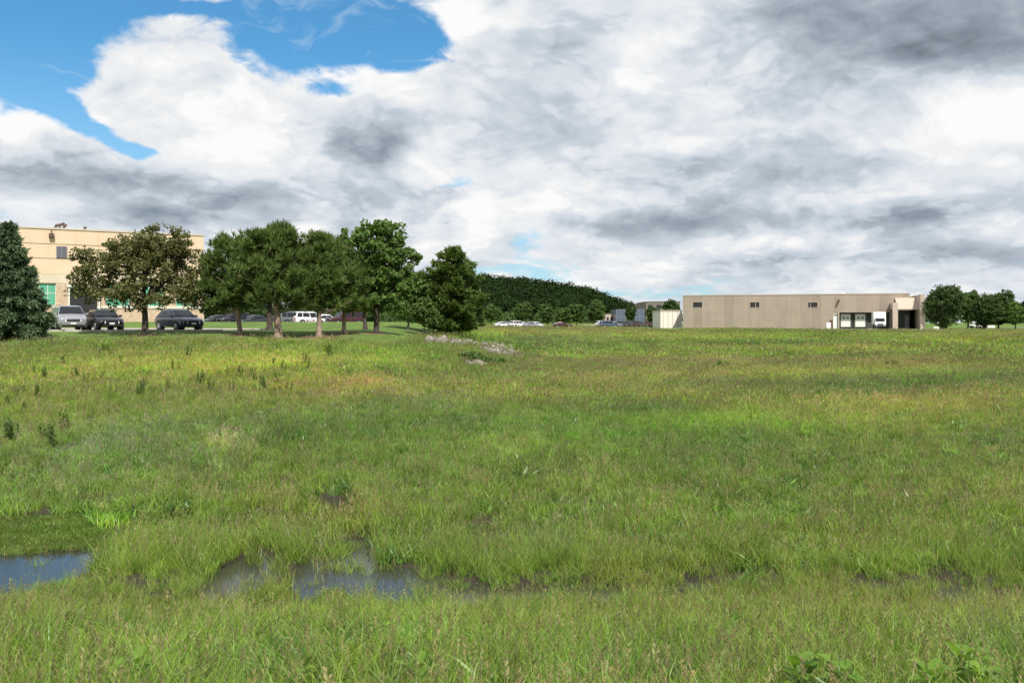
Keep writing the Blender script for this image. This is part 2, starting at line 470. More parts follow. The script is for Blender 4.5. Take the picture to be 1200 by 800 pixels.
def tint(X, Y):
    """Colour multiplier of the grass at a place in the field."""
    Z = height(X, Y)
    Ys = np.maximum(Y, 2.0)
    PX = X / Ys * F + 600
    PY = 378 + (EYE - Z) / Ys * F
    T = np.ones((len(X), 3))
    wob = (fbm(X * .5, Y * .5, 21) - .5) * 1.8
    wob2 = (fbm(X * .23 + 7, Y * .23, 33) - .5)
    for px, py, wx, hy, nm, s in PATCHES:
        # the patch as an ellipse on the ground
        zc = float(height(np.array([0.0]), np.array([30.0]))[0]) if False else None
        q = ((PX - px) / wx) ** 2 + ((PY - py) / hy) ** 2
        w = min(s * (1.25 if nm in ('lush', 'bright', 'dark') else .8), .92) * np.exp(-q * (1 + 1.2 * wob))
        T = T * (1 - w[:, None]) + T * np.array(TONE[nm]) * w[:, None]
    n1 = fbm(X * .16, Y * .10, 41) - .5
    n2 = fbm(X * 1.3, Y * 1.3, 51) - .5
    n3 = fbm(X * .05 + 3, Y * .035, 61) - .5
    nb = (fbm(X * .035 + 2, Y * .15, 81) - .5) * sstep(Y, 18, 30)
    T = T * (1 + np.outer(nb, (1.1, .7, .5)))
    T = T * (1 + np.outer(n1, (.42, .3, .4)) + np.outer(n2, (.4, .35, .4)) + np.outer(n3, (.4, .2, .35)))
    return np.clip(T, .25, 4)

def is_lawn(X, Y):
    """Mown grass round the car park and the warehouse."""
    l1 = sstep(X, -4.5, -8.5) * sstep(Y, 53.8, 55.2) * sstep(Y, 240, 200)
    l2 = sstep(Y, 150, 165) * sstep(X, 20, 30)
    return np.maximum(l1, l2)

def in_mat(X, Y):
    """the flat bright green mat at the left shore"""
    Z = height(X, Y); PX = X / np.maximum(Y, 1) * F + 600; PY = 378 + (EYE - Z) / np.maximum(Y, 1) * F
    n = (fbm(X * 1.1, Y * 1.1, 71) - .5)
    a = ((PX - 40) / 135) ** 2 + ((PY - 626) / 23) ** 2
    b = ((PX - 185) / 60) ** 2 + ((PY - 614) / 15) ** 2
    return np.minimum(a, b) < 1 + n * 1.6

# ------------------------------------------------------------------ ground mesh
def axis(lo, hi, dense, n1, n2):
    a = np.linspace(-dense, dense, n1)
    g = np.geomspace(1, (hi - dense) + 1, n2) - 1
    g2 = np.geomspace(1, (-lo - dense) + 1, n2) - 1
    return np.unique(np.concatenate([-dense - g2, a, dense + g]))
xs = axis(-4500, 4500, 40, 330, 90)
ys = np.unique(np.concatenate([-(np.geomspace(1, 3001, 24) - 1), np.arange(0, 11, .4), np.arange(11, 22, .12), np.arange(22, 75, .4), np.geomspace(75, 1500, 190), np.geomspace(1500, 9000, 24)]))
GX, GY = np.meshgrid(xs, ys)
gx, gy = GX.ravel(), GY.ravel()
gz = height(gx, gy)
nx, ny = len(xs), len(ys)
ii = np.arange(nx * ny).reshape(ny, nx)
quads = np.stack([ii[:-1, :-1].ravel(), ii[:-1, 1:].ravel(), ii[1:, 1:].ravel(), ii[1:, :-1].ravel()], 1)

gm = bpy.data.materials.new('meadow_soil'); gm.use_nodes = True
gt = gm.node_tree; gb = gt.nodes['Principled BSDF']; G = NT(gt)
ga = G.new('ShaderNodeAttribute', attribute_name='ground').outputs['Color']
gp = G.new('ShaderNodeNewGeometry').outputs['Position']
gf = G.mapr(G.noise(gp, .9, 8, .65), .3, .7, .65, 1.35, smooth=False)
gf2 = G.mapr(G.noise(G.v('MULTIPLY', gp, (1, .5, 1)), 7, 6, .7), .3, .7, .7, 1.3, smooth=False)
G.link(G.v('SCALE', G.v('SCALE', ga, s=gf), s=gf2), gb.inputs['Base Color'])
gb.inputs['Roughness'].default_value = .9
gb.inputs['Specular IOR Level'].default_value = .15
bn = G.new('ShaderNodeBump'); bn.inputs['Strength'].default_value = .7; bn.inputs['Distance'].default_value = .15
G.link(G.noise(gp, 5, 6, .7), bn.inputs['Height']); G.link(bn.outputs[0], gb.inputs['Normal'])

ground = mesh_np('ground', np.stack([gx, gy, gz], 1), quads, gm, smooth=True)
tag(ground, kind='structure')
GREEN = np.array([.125, .20, .026])
T = tint(gx, gy)
law = is_lawn(gx, gy)[:, None]
soil = np.array([.045, .040, .026])
far = sstep(gy, 20, 75)[:, None]
c = soil * (1 - far) + GREEN * .8 * T * far
MULCH = [((px_ - 600) / F * d_, d_, r_) for px_, d_, r_ in ((374, 56.5, 1.5), (403, 59, 1.3), (326, 56, 1.3), (281, 58, .9), (441, 59.5, .9), (170, 57.5, .8))]
c = c * (1 - law) + np.array([.105, .165, .035]) * (.8 + .4 * fbm(gx * .2, gy * .1, 77)[:, None]) * law
for qx, qy, qr in MULCH:
    q = np.sqrt((gx - qx) ** 2 + (gy - qy) ** 2)[:, None] / qr + (fbm(gx * 1.5, gy * 1.5, 88)[:, None] - .5)
    k_ = np.clip(1.6 - q * 1.3, 0, 1)
    c = c * (1 - k_) + np.array([.15, .095, .06]) * k_
wet = pool_mask(gx, gy)[:, None] * ((gy > 11) & (gy < 30))[:, None]
c = c * (1 - np.clip(wet * 2, 0, 1)) + np.array([.022, .017, .011]) * np.clip(wet * 2, 0, 1)
mt = (in_mat(gx, gy) & (gy > 12) & (gy < 26))[:, None]
c = np.where(mt & (wet < .1), np.array([.075, .115, .022]), c)
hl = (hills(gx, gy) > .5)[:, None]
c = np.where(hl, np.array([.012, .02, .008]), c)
set_color(ground.data, 'ground', c)

# ------------------------------------------------------------------ pond water
wm = bpy.data.materials.new('pond_water'); wm.use_nodes = True
t = wm.node_tree; b = t.nodes['Principled BSDF']; N = NT(t)
b.inputs['Base Color'].default_value = (.038, .038, .028, 1)
b.inputs['Roughness'].default_value = .09
b.inputs['Specular IOR Level'].default_value = .6
b.inputs['IOR'].default_value = 1.33
pos = N.new('ShaderNodeNewGeometry').outputs['Position']
bn = N.new('ShaderNodeBump'); bn.inputs['Strength'].default_value = .04; bn.inputs['Distance'].default_value = .02
N.link(N.noise(pos, 9, 3, .5), bn.inputs['Height']); N.link(bn.outputs[0], b.inputs['Normal'])
water = mesh_np('pond_water', [(-40, 11.5, 0), (40, 11.5, 0), (40, 24, 0), (-40, 24, 0)], np.array([(0, 1, 2, 3)]), wm)
tag(water, kind='structure')

# ------------------------------------------------------------------ grass: tuft models, then points that carry them
PROTO = bpy.data.collections.new('grass_models')      # never linked to the scene, only instanced

def tuft_mesh(name, n, h0, h1, w, spread, seed, segs=3, lean=.35, seed_heads=0.0, broad=False, mats=None):
    r = np.random.default_rng(seed)
    V = []; Q = []; M = []
    k = 0
    for i in range(n):
        a = r.uniform(0, 2*math.pi); rad = spread * math.sqrt(r.uniform())
        bx, by = rad*math.cos(a), rad*math.sin(a)
        h = r.uniform(h0, h1)
        head = r.uniform() < seed_heads
        if head: h *= 1.25
        la = r.uniform(0, 2*math.pi); ln = h * lean * r.uniform(.25, 1.3) * (.5 if head else 1)
        fa = r.uniform(0, 2*math.pi)
        wx, wy = math.cos(fa), math.sin(fa)
        ww = w * r.uniform(.6, 1.3) * (.45 if head else 1)
        for s in range(segs + 1):
            t = s / segs
            x = bx + math.cos(la) * ln * t ** 1.9; y = by + math.sin(la) * ln * t ** 1.9
            z = h * (t - .18 * (ln / h) * t ** 3) - .03
            q = ww * (1 - t ** 1.7) * .5 + (.0006 if s < segs else 0.0002)
            V += [(x - wx*q, y - wy*q, z), (x + wx*q, y + wy*q, z)]
            if s: Q.append((k + 2*s - 2, k + 2*s - 1, k + 2*s + 1, k + 2*s)); M.append(1 if head else 0)
        k += 2 * (segs + 1)
        if head:   # airy seed head: a few small slanting faces
            tx, ty, tz = x, y, z
            for j in range(12):
                u = r.uniform(-.5, 1) * h * .16; aa = r.uniform(0, 6.28); l = r.uniform(.008, .022) * (w / .006) ** .75
                dx, dy = math.cos(aa) * l, math.sin(aa) * l
                V += [(tx, ty, tz - u - l*.4), (tx + dx*.5 + .1*l, ty + dy*.5, tz - u), (tx + dx, ty + dy, tz - u + l*.9), (tx + dx*.4, ty + dy*.4 - .1*l, tz - u + l*.5)]
                Q.append((k, k+1, k+2, k+3)); M.append(1); k += 4
    me_o = mesh_np(name, V, np.array(Q), mats, fmat=M)
    COL.objects.unlink(me_o); PROTO.objects.link(me_o)
    return me_o

m_blade = leaf_mat('grass_blades', (.106, .194, .025), (.275, .390, .060), trans=.38, scale=3, attr='tint', rough=.42, spec=.5)
m_head = leaf_mat('grass_seed_heads', (.19, .19, .075), (.30, .27, .13), trans=.3, scale=3, attr='tint', rough=.8)
m_low = leaf_mat('low_mat', (.070, .115, .018), (.12, .17, .030), trans=.3, scale=3, attr='tint')
GM = [m_blade, m_head]
# names sort in this order, the instance index follows it
SP = [
    ('grass_tuft_a1', 30, .22, .46, .009, .17, 1, 4, .75, .06), ('grass_tuft_a2', 26, .18, .40, .012, .19, 2, 4, .95, .0), ('grass_tuft_a3', 24, .34, .60, .008, .15, 3, 4, .6, .28),
    ('grass_tuft_b1', 46, .22, .42, .015, .34, 4, 3, .8, .05), ('grass_tuft_b2', 46, .18, .36, .019, .36, 5, 3, .95, .0), ('grass_tuft_b3', 40, .30, .5, .013, .30, 6, 3, .65, .18),
    ('grass_tuft_c1', 90, .26, .44, .026, .95, 7, 2, .5, .05), ('grass_tuft_c2', 90, .22, .38, .03, .95, 8, 2, .5, .12),
    ('grass_tuft_d1', 120, .22, .42, .06, 2.0, 9, 1, .5, .03), ('grass_tuft_d2', 120, .2, .36, .07, 2.0, 10, 1, .5, .1),
    ('grass_tuft_e1', 60, .03, .09, .01, .3, 12, 2, .8, .0),
    ('grass_tuft_g1', 26, .12, .34, .034, .16, 14, 3, 1.0, .0), ('grass_tuft_g2', 34, .12, .34, .06, .4, 15, 2, 1.0, .0),
    ('grass_tuft_f1', 22, .45, .75, .012, .14, 13, 4, .55, .0),
]
for s in SP:
    tuft_mesh(s[0], s[1], s[2], s[3], s[4], s[5], s[6], s[7], s[8], s[9], mats=GM if s[0] != 'grass_tuft_e1' else [m_low, m_low])
IDX = {s[0]: i for i, s in enumerate(sorted(SP))}

def ground_free(X, Y):
    """Where tall grass may stand: not on asphalt, mown lawn or in open water."""
    ok = is_lawn(X, Y) < .5
    return ok

def scatter(y0, y1, dens, pad=3.0, power=None):
    """Random places in the wedge in front of the camera between two depths; dens per square metre."""
    w0 = y0 * .62 + pad; w1 = y1 * .62 + pad
    A = (w0 + w1) * (y1 - y0)
    n = int(A * dens)
    Y = rng.uniform(y0, y1, n * 2)
    keep = rng.uniform(0, 1, n * 2) < (Y * .62 + pad) / w1
    Y = Y[keep]; 
    n2 = min(len(Y), n); Y = Y[:n2]
    X = rng.uniform(-1, 1, n2) * (Y * .62 + pad)
    return X, Y

PX_, PY_, PI_, PS_ = [], [], [], []
def add(X, Y, names, probs, s0, s1):
    idx = rng.choice([IDX[n] for n in names], size=len(X), p=probs)
    PX_.append(X); PY_.append(Y); PI_.append(idx); PS_.append(rng.uniform(s0, s1, len(X)))

def clump(X, Y, k=1.0, lo=.35):
    """Uneven stand: thin and thick places."""
    n = fbm(X * .9 * k, Y * .9 * k, 91, 3)
    return rng.uniform(0, 1, len(X)) < lo + (1 - lo) * sstep(n, .3, .62)

X, Y = scatter(2.5, 16.5, 76)
pm = pool_mask(X, Y)
k = clump(X, Y) & ((pm < .10) | (rng.uniform(0, 1, len(X)) < np.where(X < -6.3, .04, .50) * (fbm(X * 2.2, Y * 2.2, 19, 2) > .42))) & ~in_mat(X, Y)
X, Y = X[k], Y[k]
hn = fbm(X * .5, Y * .5, 14, 3)
tall = hn > .56
add(X[~tall], Y[~tall], ['grass_tuft_a1', 'grass_tuft_a2', 'grass_tuft_a3'], [.45, .4, .15], .6, 1.05)
add(X[tall], Y[tall], ['grass_tuft_a1', 'grass_tuft_a2', 'grass_tuft_a3'], [.3, .2, .5], .7, 1.1)
X, Y = scatter(16.5, 36, 26)
pm = pool_mask(X, Y)
k = clump(X, Y) & ((pm < .12) | (rng.uniform(0, 1, len(X)) < .05)) & ~in_mat(X, Y)
X, Y = X[k], Y[k]
add(X, Y, ['grass_tuft_b1', 'grass_tuft_b2', 'grass_tuft_b3'], [.42, .38, .2], .55, 1.05)
X, Y = scatter(15, 24, 70)
k = in_mat(X, Y) & (pool_mask(X, Y) < .1)
add(X[k], Y[k], ['grass_tuft_e1'], [1], .7, 1.4)
X, Y = scatter(36, 62, 5.5, 4)
k = clump(X, Y, .5, .6) & ground_free(X, Y)
add(X[k], Y[k], ['grass_tuft_c1', 'grass_tuft_c2'], [.65, .35], .5, 1.0)
X, Y = scatter(62, 175, .62, 6)
k = ground_free(X, Y)
add(X[k], Y[k], ['grass_tuft_d1', 'grass_tuft_d2'], [.65, .35], .5, 1.0)
X, Y = scatter(175, 330, .16, 10)
k = ground_free(X, Y) & (X < 28)
add(X[k], Y[k], ['grass_tuft_d1', 'grass_tuft_d2'], [.65, .35], .6, 1.1)
# leafy herbs mixed through the grass, in drifts
X, Y = scatter(3, 16, 9)
k = (pool_mask(X, Y) < .1) & ~in_mat(X, Y) & (fbm(X * .6 + 9, Y * .6, 44, 3) > .5)
add(X[k], Y[k], ['grass_tuft_g1'], [1], .7, 1.3)
X, Y = scatter(16, 60, 2.2)
k = (pool_mask(X, Y) < .1) & ~in_mat(X, Y) & (fbm(X * .35 + 9, Y * .25, 45, 3) > .5) & ground_free(X, Y)
add(X[k], Y[k], ['grass_tuft_g2'], [1], .6, 1.3)
# bigger arching tufts along the shore
X, Y = scatter(11.5, 22, 1.6)
pm = pool_mask(X, Y)
k = (pm < .3) & ((pm > .02) | (rng.uniform(0, 1, len(X)) < .35)) & ~in_mat(X, Y)
add(X[k], Y[k], ['grass_tuft_f1'], [1], .5, .95)

AX = np.concatenate(PX_); AY = np.concatenate(PY_); AI = np.concatenate(PI_); AS = np.concatenate(PS_)
AS = AS * np.where((AY > 10.3) & (AY < 14.6), .68, 1.0)
AZ = np.maximum(height(AX, AY), np.where(AY < 30, -.05, -9))
TT = tint(AX, AY)
forb = (AI == IDX['grass_tuft_g1']) | (AI == IDX['grass_tuft_g2'])
TT = np.where(forb[:, None], TT * np.array([.62, .78, .9]), TT)
TT = TT * rng.uniform(.58, 1.36, (len(AX), 1)) * (1 + (rng.uniform(-1, 1, (len(AX), 3)) * .08))
k = (AI != IDX['grass_tuft_e1'])
gv = bpy.data.meshes.new('meadow_grass')
gv.vertices.add(len(AX)); gv.vertices.foreach_set('co', np.stack([AX, AY, AZ], 1).astype(np.float32).ravel())
a = gv.attributes.new('rot', 'FLOAT_VECTOR', 'POINT')
a.data.foreach_set('vector', np.stack([rng.normal(0, .08, len(AX)), rng.normal(0, .08, len(AX)), rng.uniform(0, 6.283, len(AX))], 1).astype(np.float32).ravel())
a = gv.attributes.new('siz', 'FLOAT', 'POINT'); a.data.foreach_set('value', AS.astype(np.float32))
a = gv.attributes.new('idx', 'INT', 'POINT'); a.data.foreach_set('value', AI.astype(np.int32))
set_color(gv, 'tint', TT)
gv.update()
meadow = bpy.data.objects.new('meadow_grass', gv); COL.objects.link(meadow)
tag(meadow, 'tall wild grass with tan seed heads filling the wet meadow', 'grass', kind='stuff')
ng = bpy.data.node_groups.new('grow_grass', 'GeometryNodeTree')
ng.interface.new_socket('Geometry', in_out='INPUT', socket_type='NodeSocketGeometry')
ng.interface.new_socket('Geometry', in_out='OUTPUT', socket_type='NodeSocketGeometry')
gi = ng.nodes.new('NodeGroupInput'); go = ng.nodes.new('NodeGroupOutput')
iop = ng.nodes.new('GeometryNodeInstanceOnPoints')
ci = ng.nodes.new('GeometryNodeCollectionInfo'); ci.inputs['Collection'].default_value = PROTO
ci.inputs['Separate Children'].default_value = True; ci.inputs['Reset Children'].default_value = True
def named(nm, ty):
    q = ng.nodes.new('GeometryNodeInputNamedAttribute'); q.data_type = ty; q.inputs['Name'].default_value = nm
    return [o for o in q.outputs if o.enabled and o.name == 'Attribute'][0]
L = ng.links.new
L(gi.outputs[0], iop.inputs['Points']); L(ci.outputs[0], iop.inputs['Instance'])
iop.inputs['Pick Instance'].default_value = True
L(named('idx', 'INT'), iop.inputs['Instance Index']); L(named('rot', 'FLOAT_VECTOR'), iop.inputs['Rotation']); L(named('siz', 'FLOAT'), iop.inputs['Scale'])
L(iop.outputs[0], go.inputs[0])
mod = meadow.modifiers.new('grow', 'NODES'); mod.node_group = ng
print('grass tufts', len(AX))

# ------------------------------------------------------------------ places read off the photo
def at(px, py, D):
    """World point seen at a photo pixel, D metres in front of the eye."""
    return Vector(((px - 600) / F * D, D, EYE - (py - 378) / F * D))

def gz_at(x, y):
    return float(height(np.array([x]), np.array([y]))[0])

def on_ground(px, py, lo=4.0, hi=600.0):
    D = np.geomspace(lo, hi, 4000)
    X = (px - 600) / F * D
    ray = EYE - (py - 378) / F * D
    k = np.nonzero(ray <= height(X, D))[0]
    d = D[k[0]] if len(k) else hi
    x = (px - 600) / F * d
    return Vector((x, d, gz_at(x, d)))

def sheet(name, pts_fn, nu, nv, material, lift=.02, kind='structure'):
    """A strip of paving that follows the ground."""
    U, V = np.meshgrid(np.linspace(0, 1, nu), np.linspace(0, 1, nv))
    X, Y = pts_fn(U.ravel(), V.ravel())
    Z = height(X, Y) + lift
    ii = np.arange(nu * nv).reshape(nv, nu)
    q = np.stack([ii[:-1, :-1].ravel(), ii[:-1, 1:].ravel(), ii[1:, 1:].ravel(), ii[1:, :-1].ravel()], 1)
    return tag(mesh_np(name, np.stack([X, Y, Z], 1), q, material, smooth=True), kind=kind)

m_asph = mat('pale_asphalt', (.22, .205, .19), .9, var=.15, vscale=.6, bump=.3)
m_asph2 = mat('dark_asphalt', (.10, .10, .10), .9, var=.2, vscale=.5, bump=.3)
m_conc = mat('concrete_paving', (.38, .34, .30), .85, var=.15, vscale=.8)
m_kerb = mat('kerb_concrete', (.42, .40, .36), .85, var=.15, vscale=2)
sheet('parking_lot', lambda u, v: (-75 + 54 * u, 61.5 + 10.5 * v), 60, 12, m_asph, .03)
sheet('car_park', lambda u, v: (-75 + 63 * u, 105 + 18 * v), 60, 16, m_asph2, .04)
sheet('far_road', lambda u, v: (((600 + 112 * u) - 600) / F * (290 + 150 * v) * 1.0, 290 + 150 * v), 10, 20, m_conc, .15)
sheet('far_car_park', lambda u, v: ((-24 + 100 * u) / F * (215 + 40 * v), 215 + 40 * v), 10, 20, m_asph2, .03)
sheet('loading_apron', lambda u, v: (45 + 46 * u, 172 + 16 * v - 6 * u), 30, 12, m_conc, .05)
sheet('side_path', lambda u, v: (86 + 40 * u, 170 + 2.0 * v + 4 * u), 20, 4, m_conc, .06)
sheet('right_road', lambda u, v: (122 + 60 * u, 205 + 22 * v), 12, 8, m_asph, .06)
kb = MB()
for x0 in np.arange(-74, -21.5, 2.0):
    z = gz_at(x0 + 1, 61.4)
    kb.box(x0, x0 + 1.985, 61.3, 61.46, z - .2, z + .13)
for x0 in np.arange(-74, -21.5, 2.0):
    z = gz_at(x0 + 1, 72.1)
    kb.box(x0, x0 + 1.985, 72.02, 72.18, z - .2, z + .13)
tag(kb.build('kerb', m_kerb), kind='structure')

# ------------------------------------------------------------------ cream office building
m_cream = mat('cream_panel', (.62, .48, .34), .85, var=.06, vscale=.5, dirt=(.50, .35, .22))
m_cream2 = mat('pale_concrete_band', (.56, .48, .37), .85, var=.07, vscale=.7)
m_stone = mat('tan_split_stone', (.48, .36, .26), .9, var=.2, vscale=3, bump=.8, bscale=6)
m_groove = mat('groove_shadow_gap', (.30, .21, .13), .9)
m_cap = mat('parapet_metal', (.50, .42, .33), .5)
m_mint = mat('mint_glass', (.10, .36, .24), .12, spec=.8, var=.12, vscale=.5)
m_frame = mat('pale_window_frame', (.60, .58, .50), .5)
m_dark = mat('dark_opening', (.02, .02, .022), .6)
m_louv = mat('grey_louvre', (.20, .20, .24), .5)
m_brownmetal = mat('brown_metal', (.10, .06, .045), .5)
RZ = math.radians(29)
bl = empty('office_building', (-34.8, 100, 0), RZ)
tag(bl, 'cream two storey office building with a band of mint green windows behind the parked cars', 'building')
ZT = 13.95
def tpx(px):     # distance back from the right corner, along the facade, for a photo column
    k = (px - 600) / F
    return -(-34.8 - k * 100) / (.8746 - k * .4848)
w = MB()
w.box(-75, 0, 0, 40, 9.3, 10.86).box(-75, 0, 0, 40, 10.94, 12.36).box(-75, 0, 0, 40, 12.44, ZT)
w.build('wall', m_cream, bl)
MB().box(-74.9, -.04, .04, 39.9, 10.86, 10.94).box(-74.9, -.04, .04, 39.9, 12.36, 12.44).build('panel_joint', m_groove, bl)
w = MB(); w.box(-75.05, .05, -.05, 40, 8.34, 9.28)
w.build('concrete_band', m_cream2, bl)
MB().box(-75.08, .08, -.08, 40.1, ZT, ZT + .16).build('parapet_cap', m_cap, bl)
MB().box(-75, .06, -.06, 40, 3.2, 5.75).build('stone_base', m_stone, bl)
MB().box(-75.1, .12, -.14, 40, 5.75, 5.97).build('sill_course', m_frame, bl)
MB().box(-74.5, -.5, .6, 39.5, 5.97, 8.34).build('inner_wall', m_dark, bl)
# window row: piers and bays
edges = []
x = -.6
while x > -60:
    edges.append(x); x -= 3.55
prev = 0.03
for e in edges:
    a, b = e - 2.35, e          # glass from a to b
    MB().box(b, prev, -.03, .5, 5.97, 8.34).build('pier', m_stone, bl)
    f = MB()
    f.box(a, b, .12, .2, 5.97, 6.04).box(a, b, .12, .2, 8.26, 8.34)
    for q in (a, a + .78, a + 1.56, b - .06): f.box(q, q + .06, .12, .2, 6.04, 8.26)
    f.box(a + .06, b - .06, .125, .195, 7.25, 7.31)
    fo = f.build('window', m_frame, bl)
    MB().box(a + .03, b - .03, .15, .17, 6.0, 8.3).build('pane', m_mint, fo)
    prev = a
# entrance: dark doors between white posts
d = tpx(99)
en = MB().box(d - 1.6, d - 1.42, -.7, -.5, 4.0, 7.9).box(d + 1.3, d + 1.48, -.7, -.5, 4.0, 7.9).box(d - 1.7, d + 1.6, -.8, -.1, 7.9, 8.2).build('entrance_frame', m_frame, bl)
MB().box(d - 1.3, d + 1.2, -.16, -.08, 4.0, 7.8).build('door', m_dark, bl)
# louvre
d0, d1 = tpx(66), tpx(78.5)
lv = MB().box(d0 - 0, d1, -.05, .02, 10.98, 12.2)
lv.build('louvre', m_dark, bl)
lf = MB()
for k in range(11): lf.box(d0 + .04, d1 - .04, -.09, -.052, 11.02 + k * .107, 11.08 + k * .107)
for q in (d0, (d0 + d1) / 2 - .03, d1 - .05): lf.box(q, q + .06, -.12, -.092, 10.98, 12.2)
lf.build('louvre_slats', m_louv, bl)
d = tpx(61)
MB().box(d - .3, d + .2, -.45, -.02, 13.1, 13.5).box(d - .1, d, -.2, -.01, 13.5, 13.9).build('floodlight', m_brownmetal, bl, bevel=.03)
for px, s in ((66, .5), (71, .8), (76, .5), (101, .25)):
    q = tpx(px)
    MB().tube([(q, 3, ZT + .1), (q, 3, ZT + .35 + s * .5)], .12).tube([(q, 3, ZT + .35 + s * .5), (q + s * .6, 3, ZT + .6 + s * .5)], [.16, .12]).build('roof_vent', m_brownmetal, bl)

# ------------------------------------------------------------------ taupe warehouse with loading dock
m_taupe = mat('taupe_concrete', (.31, .255, .21), .9, var=.08, vscale=.35, dirt=(.22, .185, .155))
# every tilt-up panel has a slightly different tone
_t = NT(m_taupe.node_tree); _b = m_taupe.node_tree.nodes['Principled BSDF']
_src = _b.inputs['Base Color'].links[0].from_socket
_sx = _t.new('ShaderNodeSeparateXYZ'); _t.link(_t.new('ShaderNodeTexCoord').outputs['Object'], _sx.inputs[0])
_wn = _t.new('ShaderNodeTexWhiteNoise', noise_dimensions='1D'); _t.link(_t.m('FLOOR', _t.m('DIVIDE', _t.m('ADD', _sx.outputs[0], .25), 2.35)), _wn.inputs['W'])
_t.link(_t.v('SCALE', _src, s=_t.mapr(_wn.outputs[0], 0, 1, .90, 1.08, smooth=False)), _b.inputs['Base Color'])
m_taupe2 = mat('taupe_trim', (.42, .355, .29), .85, var=.05)
m_rib = mat('panel_joint_pale', (.42, .335, .265), .9)
m_dockdark = mat('dock_paint_and_bay_shade', (.07, .075, .07), .8, var=.2)  # dark dock paint, also used as painted shade inside the covered bay
m_white = mat('white_metal', (.78, .77, .74), .45, var=.04, vscale=2)
m_fascia = mat('tan_canopy_panel', (.44, .365, .29), .7, var=.05)
RW = math.radians(-18.2)
wh = empty('warehouse', (39.5, 205, 0), RW)
tag(wh, 'long low taupe concrete warehouse with three small dark windows and a recessed truck dock', 'warehouse')
def wx(px):
    k = (px - 600) / F
    return (205 * k - 39.5) / (.95 + .312 * k)
def wz(px, py):
    x = wx(px); D = 205 - .312 * x
    return EYE - (py - 378) / F * D
X1 = wx(1066)
ZW = 10.35
r0, r1 = wx(983), wx(1042.5)      # dock recess
rz1 = wz(1000, 366)
wl = MB()
wl.box(0, r0, 0, 45, 1.5, ZW).box(r1, X1, 0, 45, 1.5, ZW).box(r0, r1, 0, 45, rz1, ZW).box(r0, r1, 1.75, 45, 1.5, rz1)
wl.build('wall', m_taupe, wh)
MB().box(-.08, X1 + .08, -.08, 45.1, ZW, ZW + .22).build('parapet_cap', m_taupe2, wh)
j = MB()
for x in np.arange(2.1, r0 - .5, 2.35):
    j.box(x, x + .09, -.035, .01, 1.5, ZW)
j.build('panel_joint', m_rib, wh)
for pa, pb in ((812, 823), (879, 890), (947, 958)):
    za, zb = wz(pa, 360.2), wz(pa, 354)
    f = MB()
    xa, xb = wx(pa), wx(pb)
    f.box(xa - .12, xb + .12, -.06, -.0, za - .12, za).box(xa - .12, xb + .12, -.06, 0, zb, zb + .12).box(xa - .12, xa, -.06, 0, za, zb).box(xb, xb + .12, -.06, 0, za, zb)
    fo = f.build('window', m_taupe2, wh)
    MB().box(xa, xb, -.03, -.01, za, zb).build('pane', m_dark, fo)
MB().box(r0 + .02, r1 - .02, 1.39, 1.74, 1.5, rz1).build('dock_wall', m_dockdark, wh)
for pa, pb in ((985.5, 997), (1002.5, 1014.5)):
    xa, xb = wx(pa), wx(pb)
    d = MB().box(xa, xb, 1.24, 1.38, 3.25, rz1 - .35)
    for k in range(5): d.box(xa + .03, xb - .03, 1.2, 1.238, 3.3 + k * .56, 3.3 + k * .56 + .5)
    dd = d.build('dock_door', m_white, wh)
    wz0 = 3.3 + 4 * .56 + .06 - .56
    for q in (.22, .62):
        MB().box(xa + (xb - xa) * q, xa + (xb - xa) * (q + .2), 1.17, 1.198, wz0 + .06, wz0 + .4).build('door_window', m_dark, dd)
    MB().box(xa - .3, xa - .05, 1.1, 1.385, 3.0, rz1 - .3).box(xb + .05, xb + .3, 1.1, 1.385, 3.0, rz1 - .3).box(xa - .3, xb + .3, 1.1, 1.385, rz1 - .28, rz1 - .02).build('dock_seal', m_dockdark, wh)
    MB().box(xa - .05, xa + .25, .85, 1.38, 2.75, 3.1).build('dock_bumper', m_dark, wh)
    MB().box(xb - .25, xb + .05, .85, 1.38, 2.75, 3.1).build('dock_bumper', m_dark, wh)
    MB().tube([((xa + xb) / 2, .5, rz1 - .02), ((xa + xb) / 2, .5, rz1 + .0)], .1).build('dock_lamp', m_white, wh)
# small door, lamp, downpipe left of the dock
xa, xb = wx(976.5), wx(981.5)
dr = MB().box(xa, xb, -.1, -.02, 2.3, wz(978, 368)).build('door', m_white, wh)
MB().box(xa + .1, xb - .1, -.13, -.105, wz(978, 370) , wz(978, 368.6)).build('door_window', m_dark, dr)
MB().box(wx(982), wx(983.4), -.5, .02, 2.3, rz1 + .1).build('dock_side_wall', m_taupe2, wh)
MB().box(wx(982), wx(983.8), -.9, -.02, wz(983, 353.5), wz(983, 350.5)).build('floodlight', m_brownmetal, wh, bevel=.05)
MB().box(wx(987), wx(990), 3, 5, ZW + .2, ZW + .6).build('roof_vent', m_white, wh)
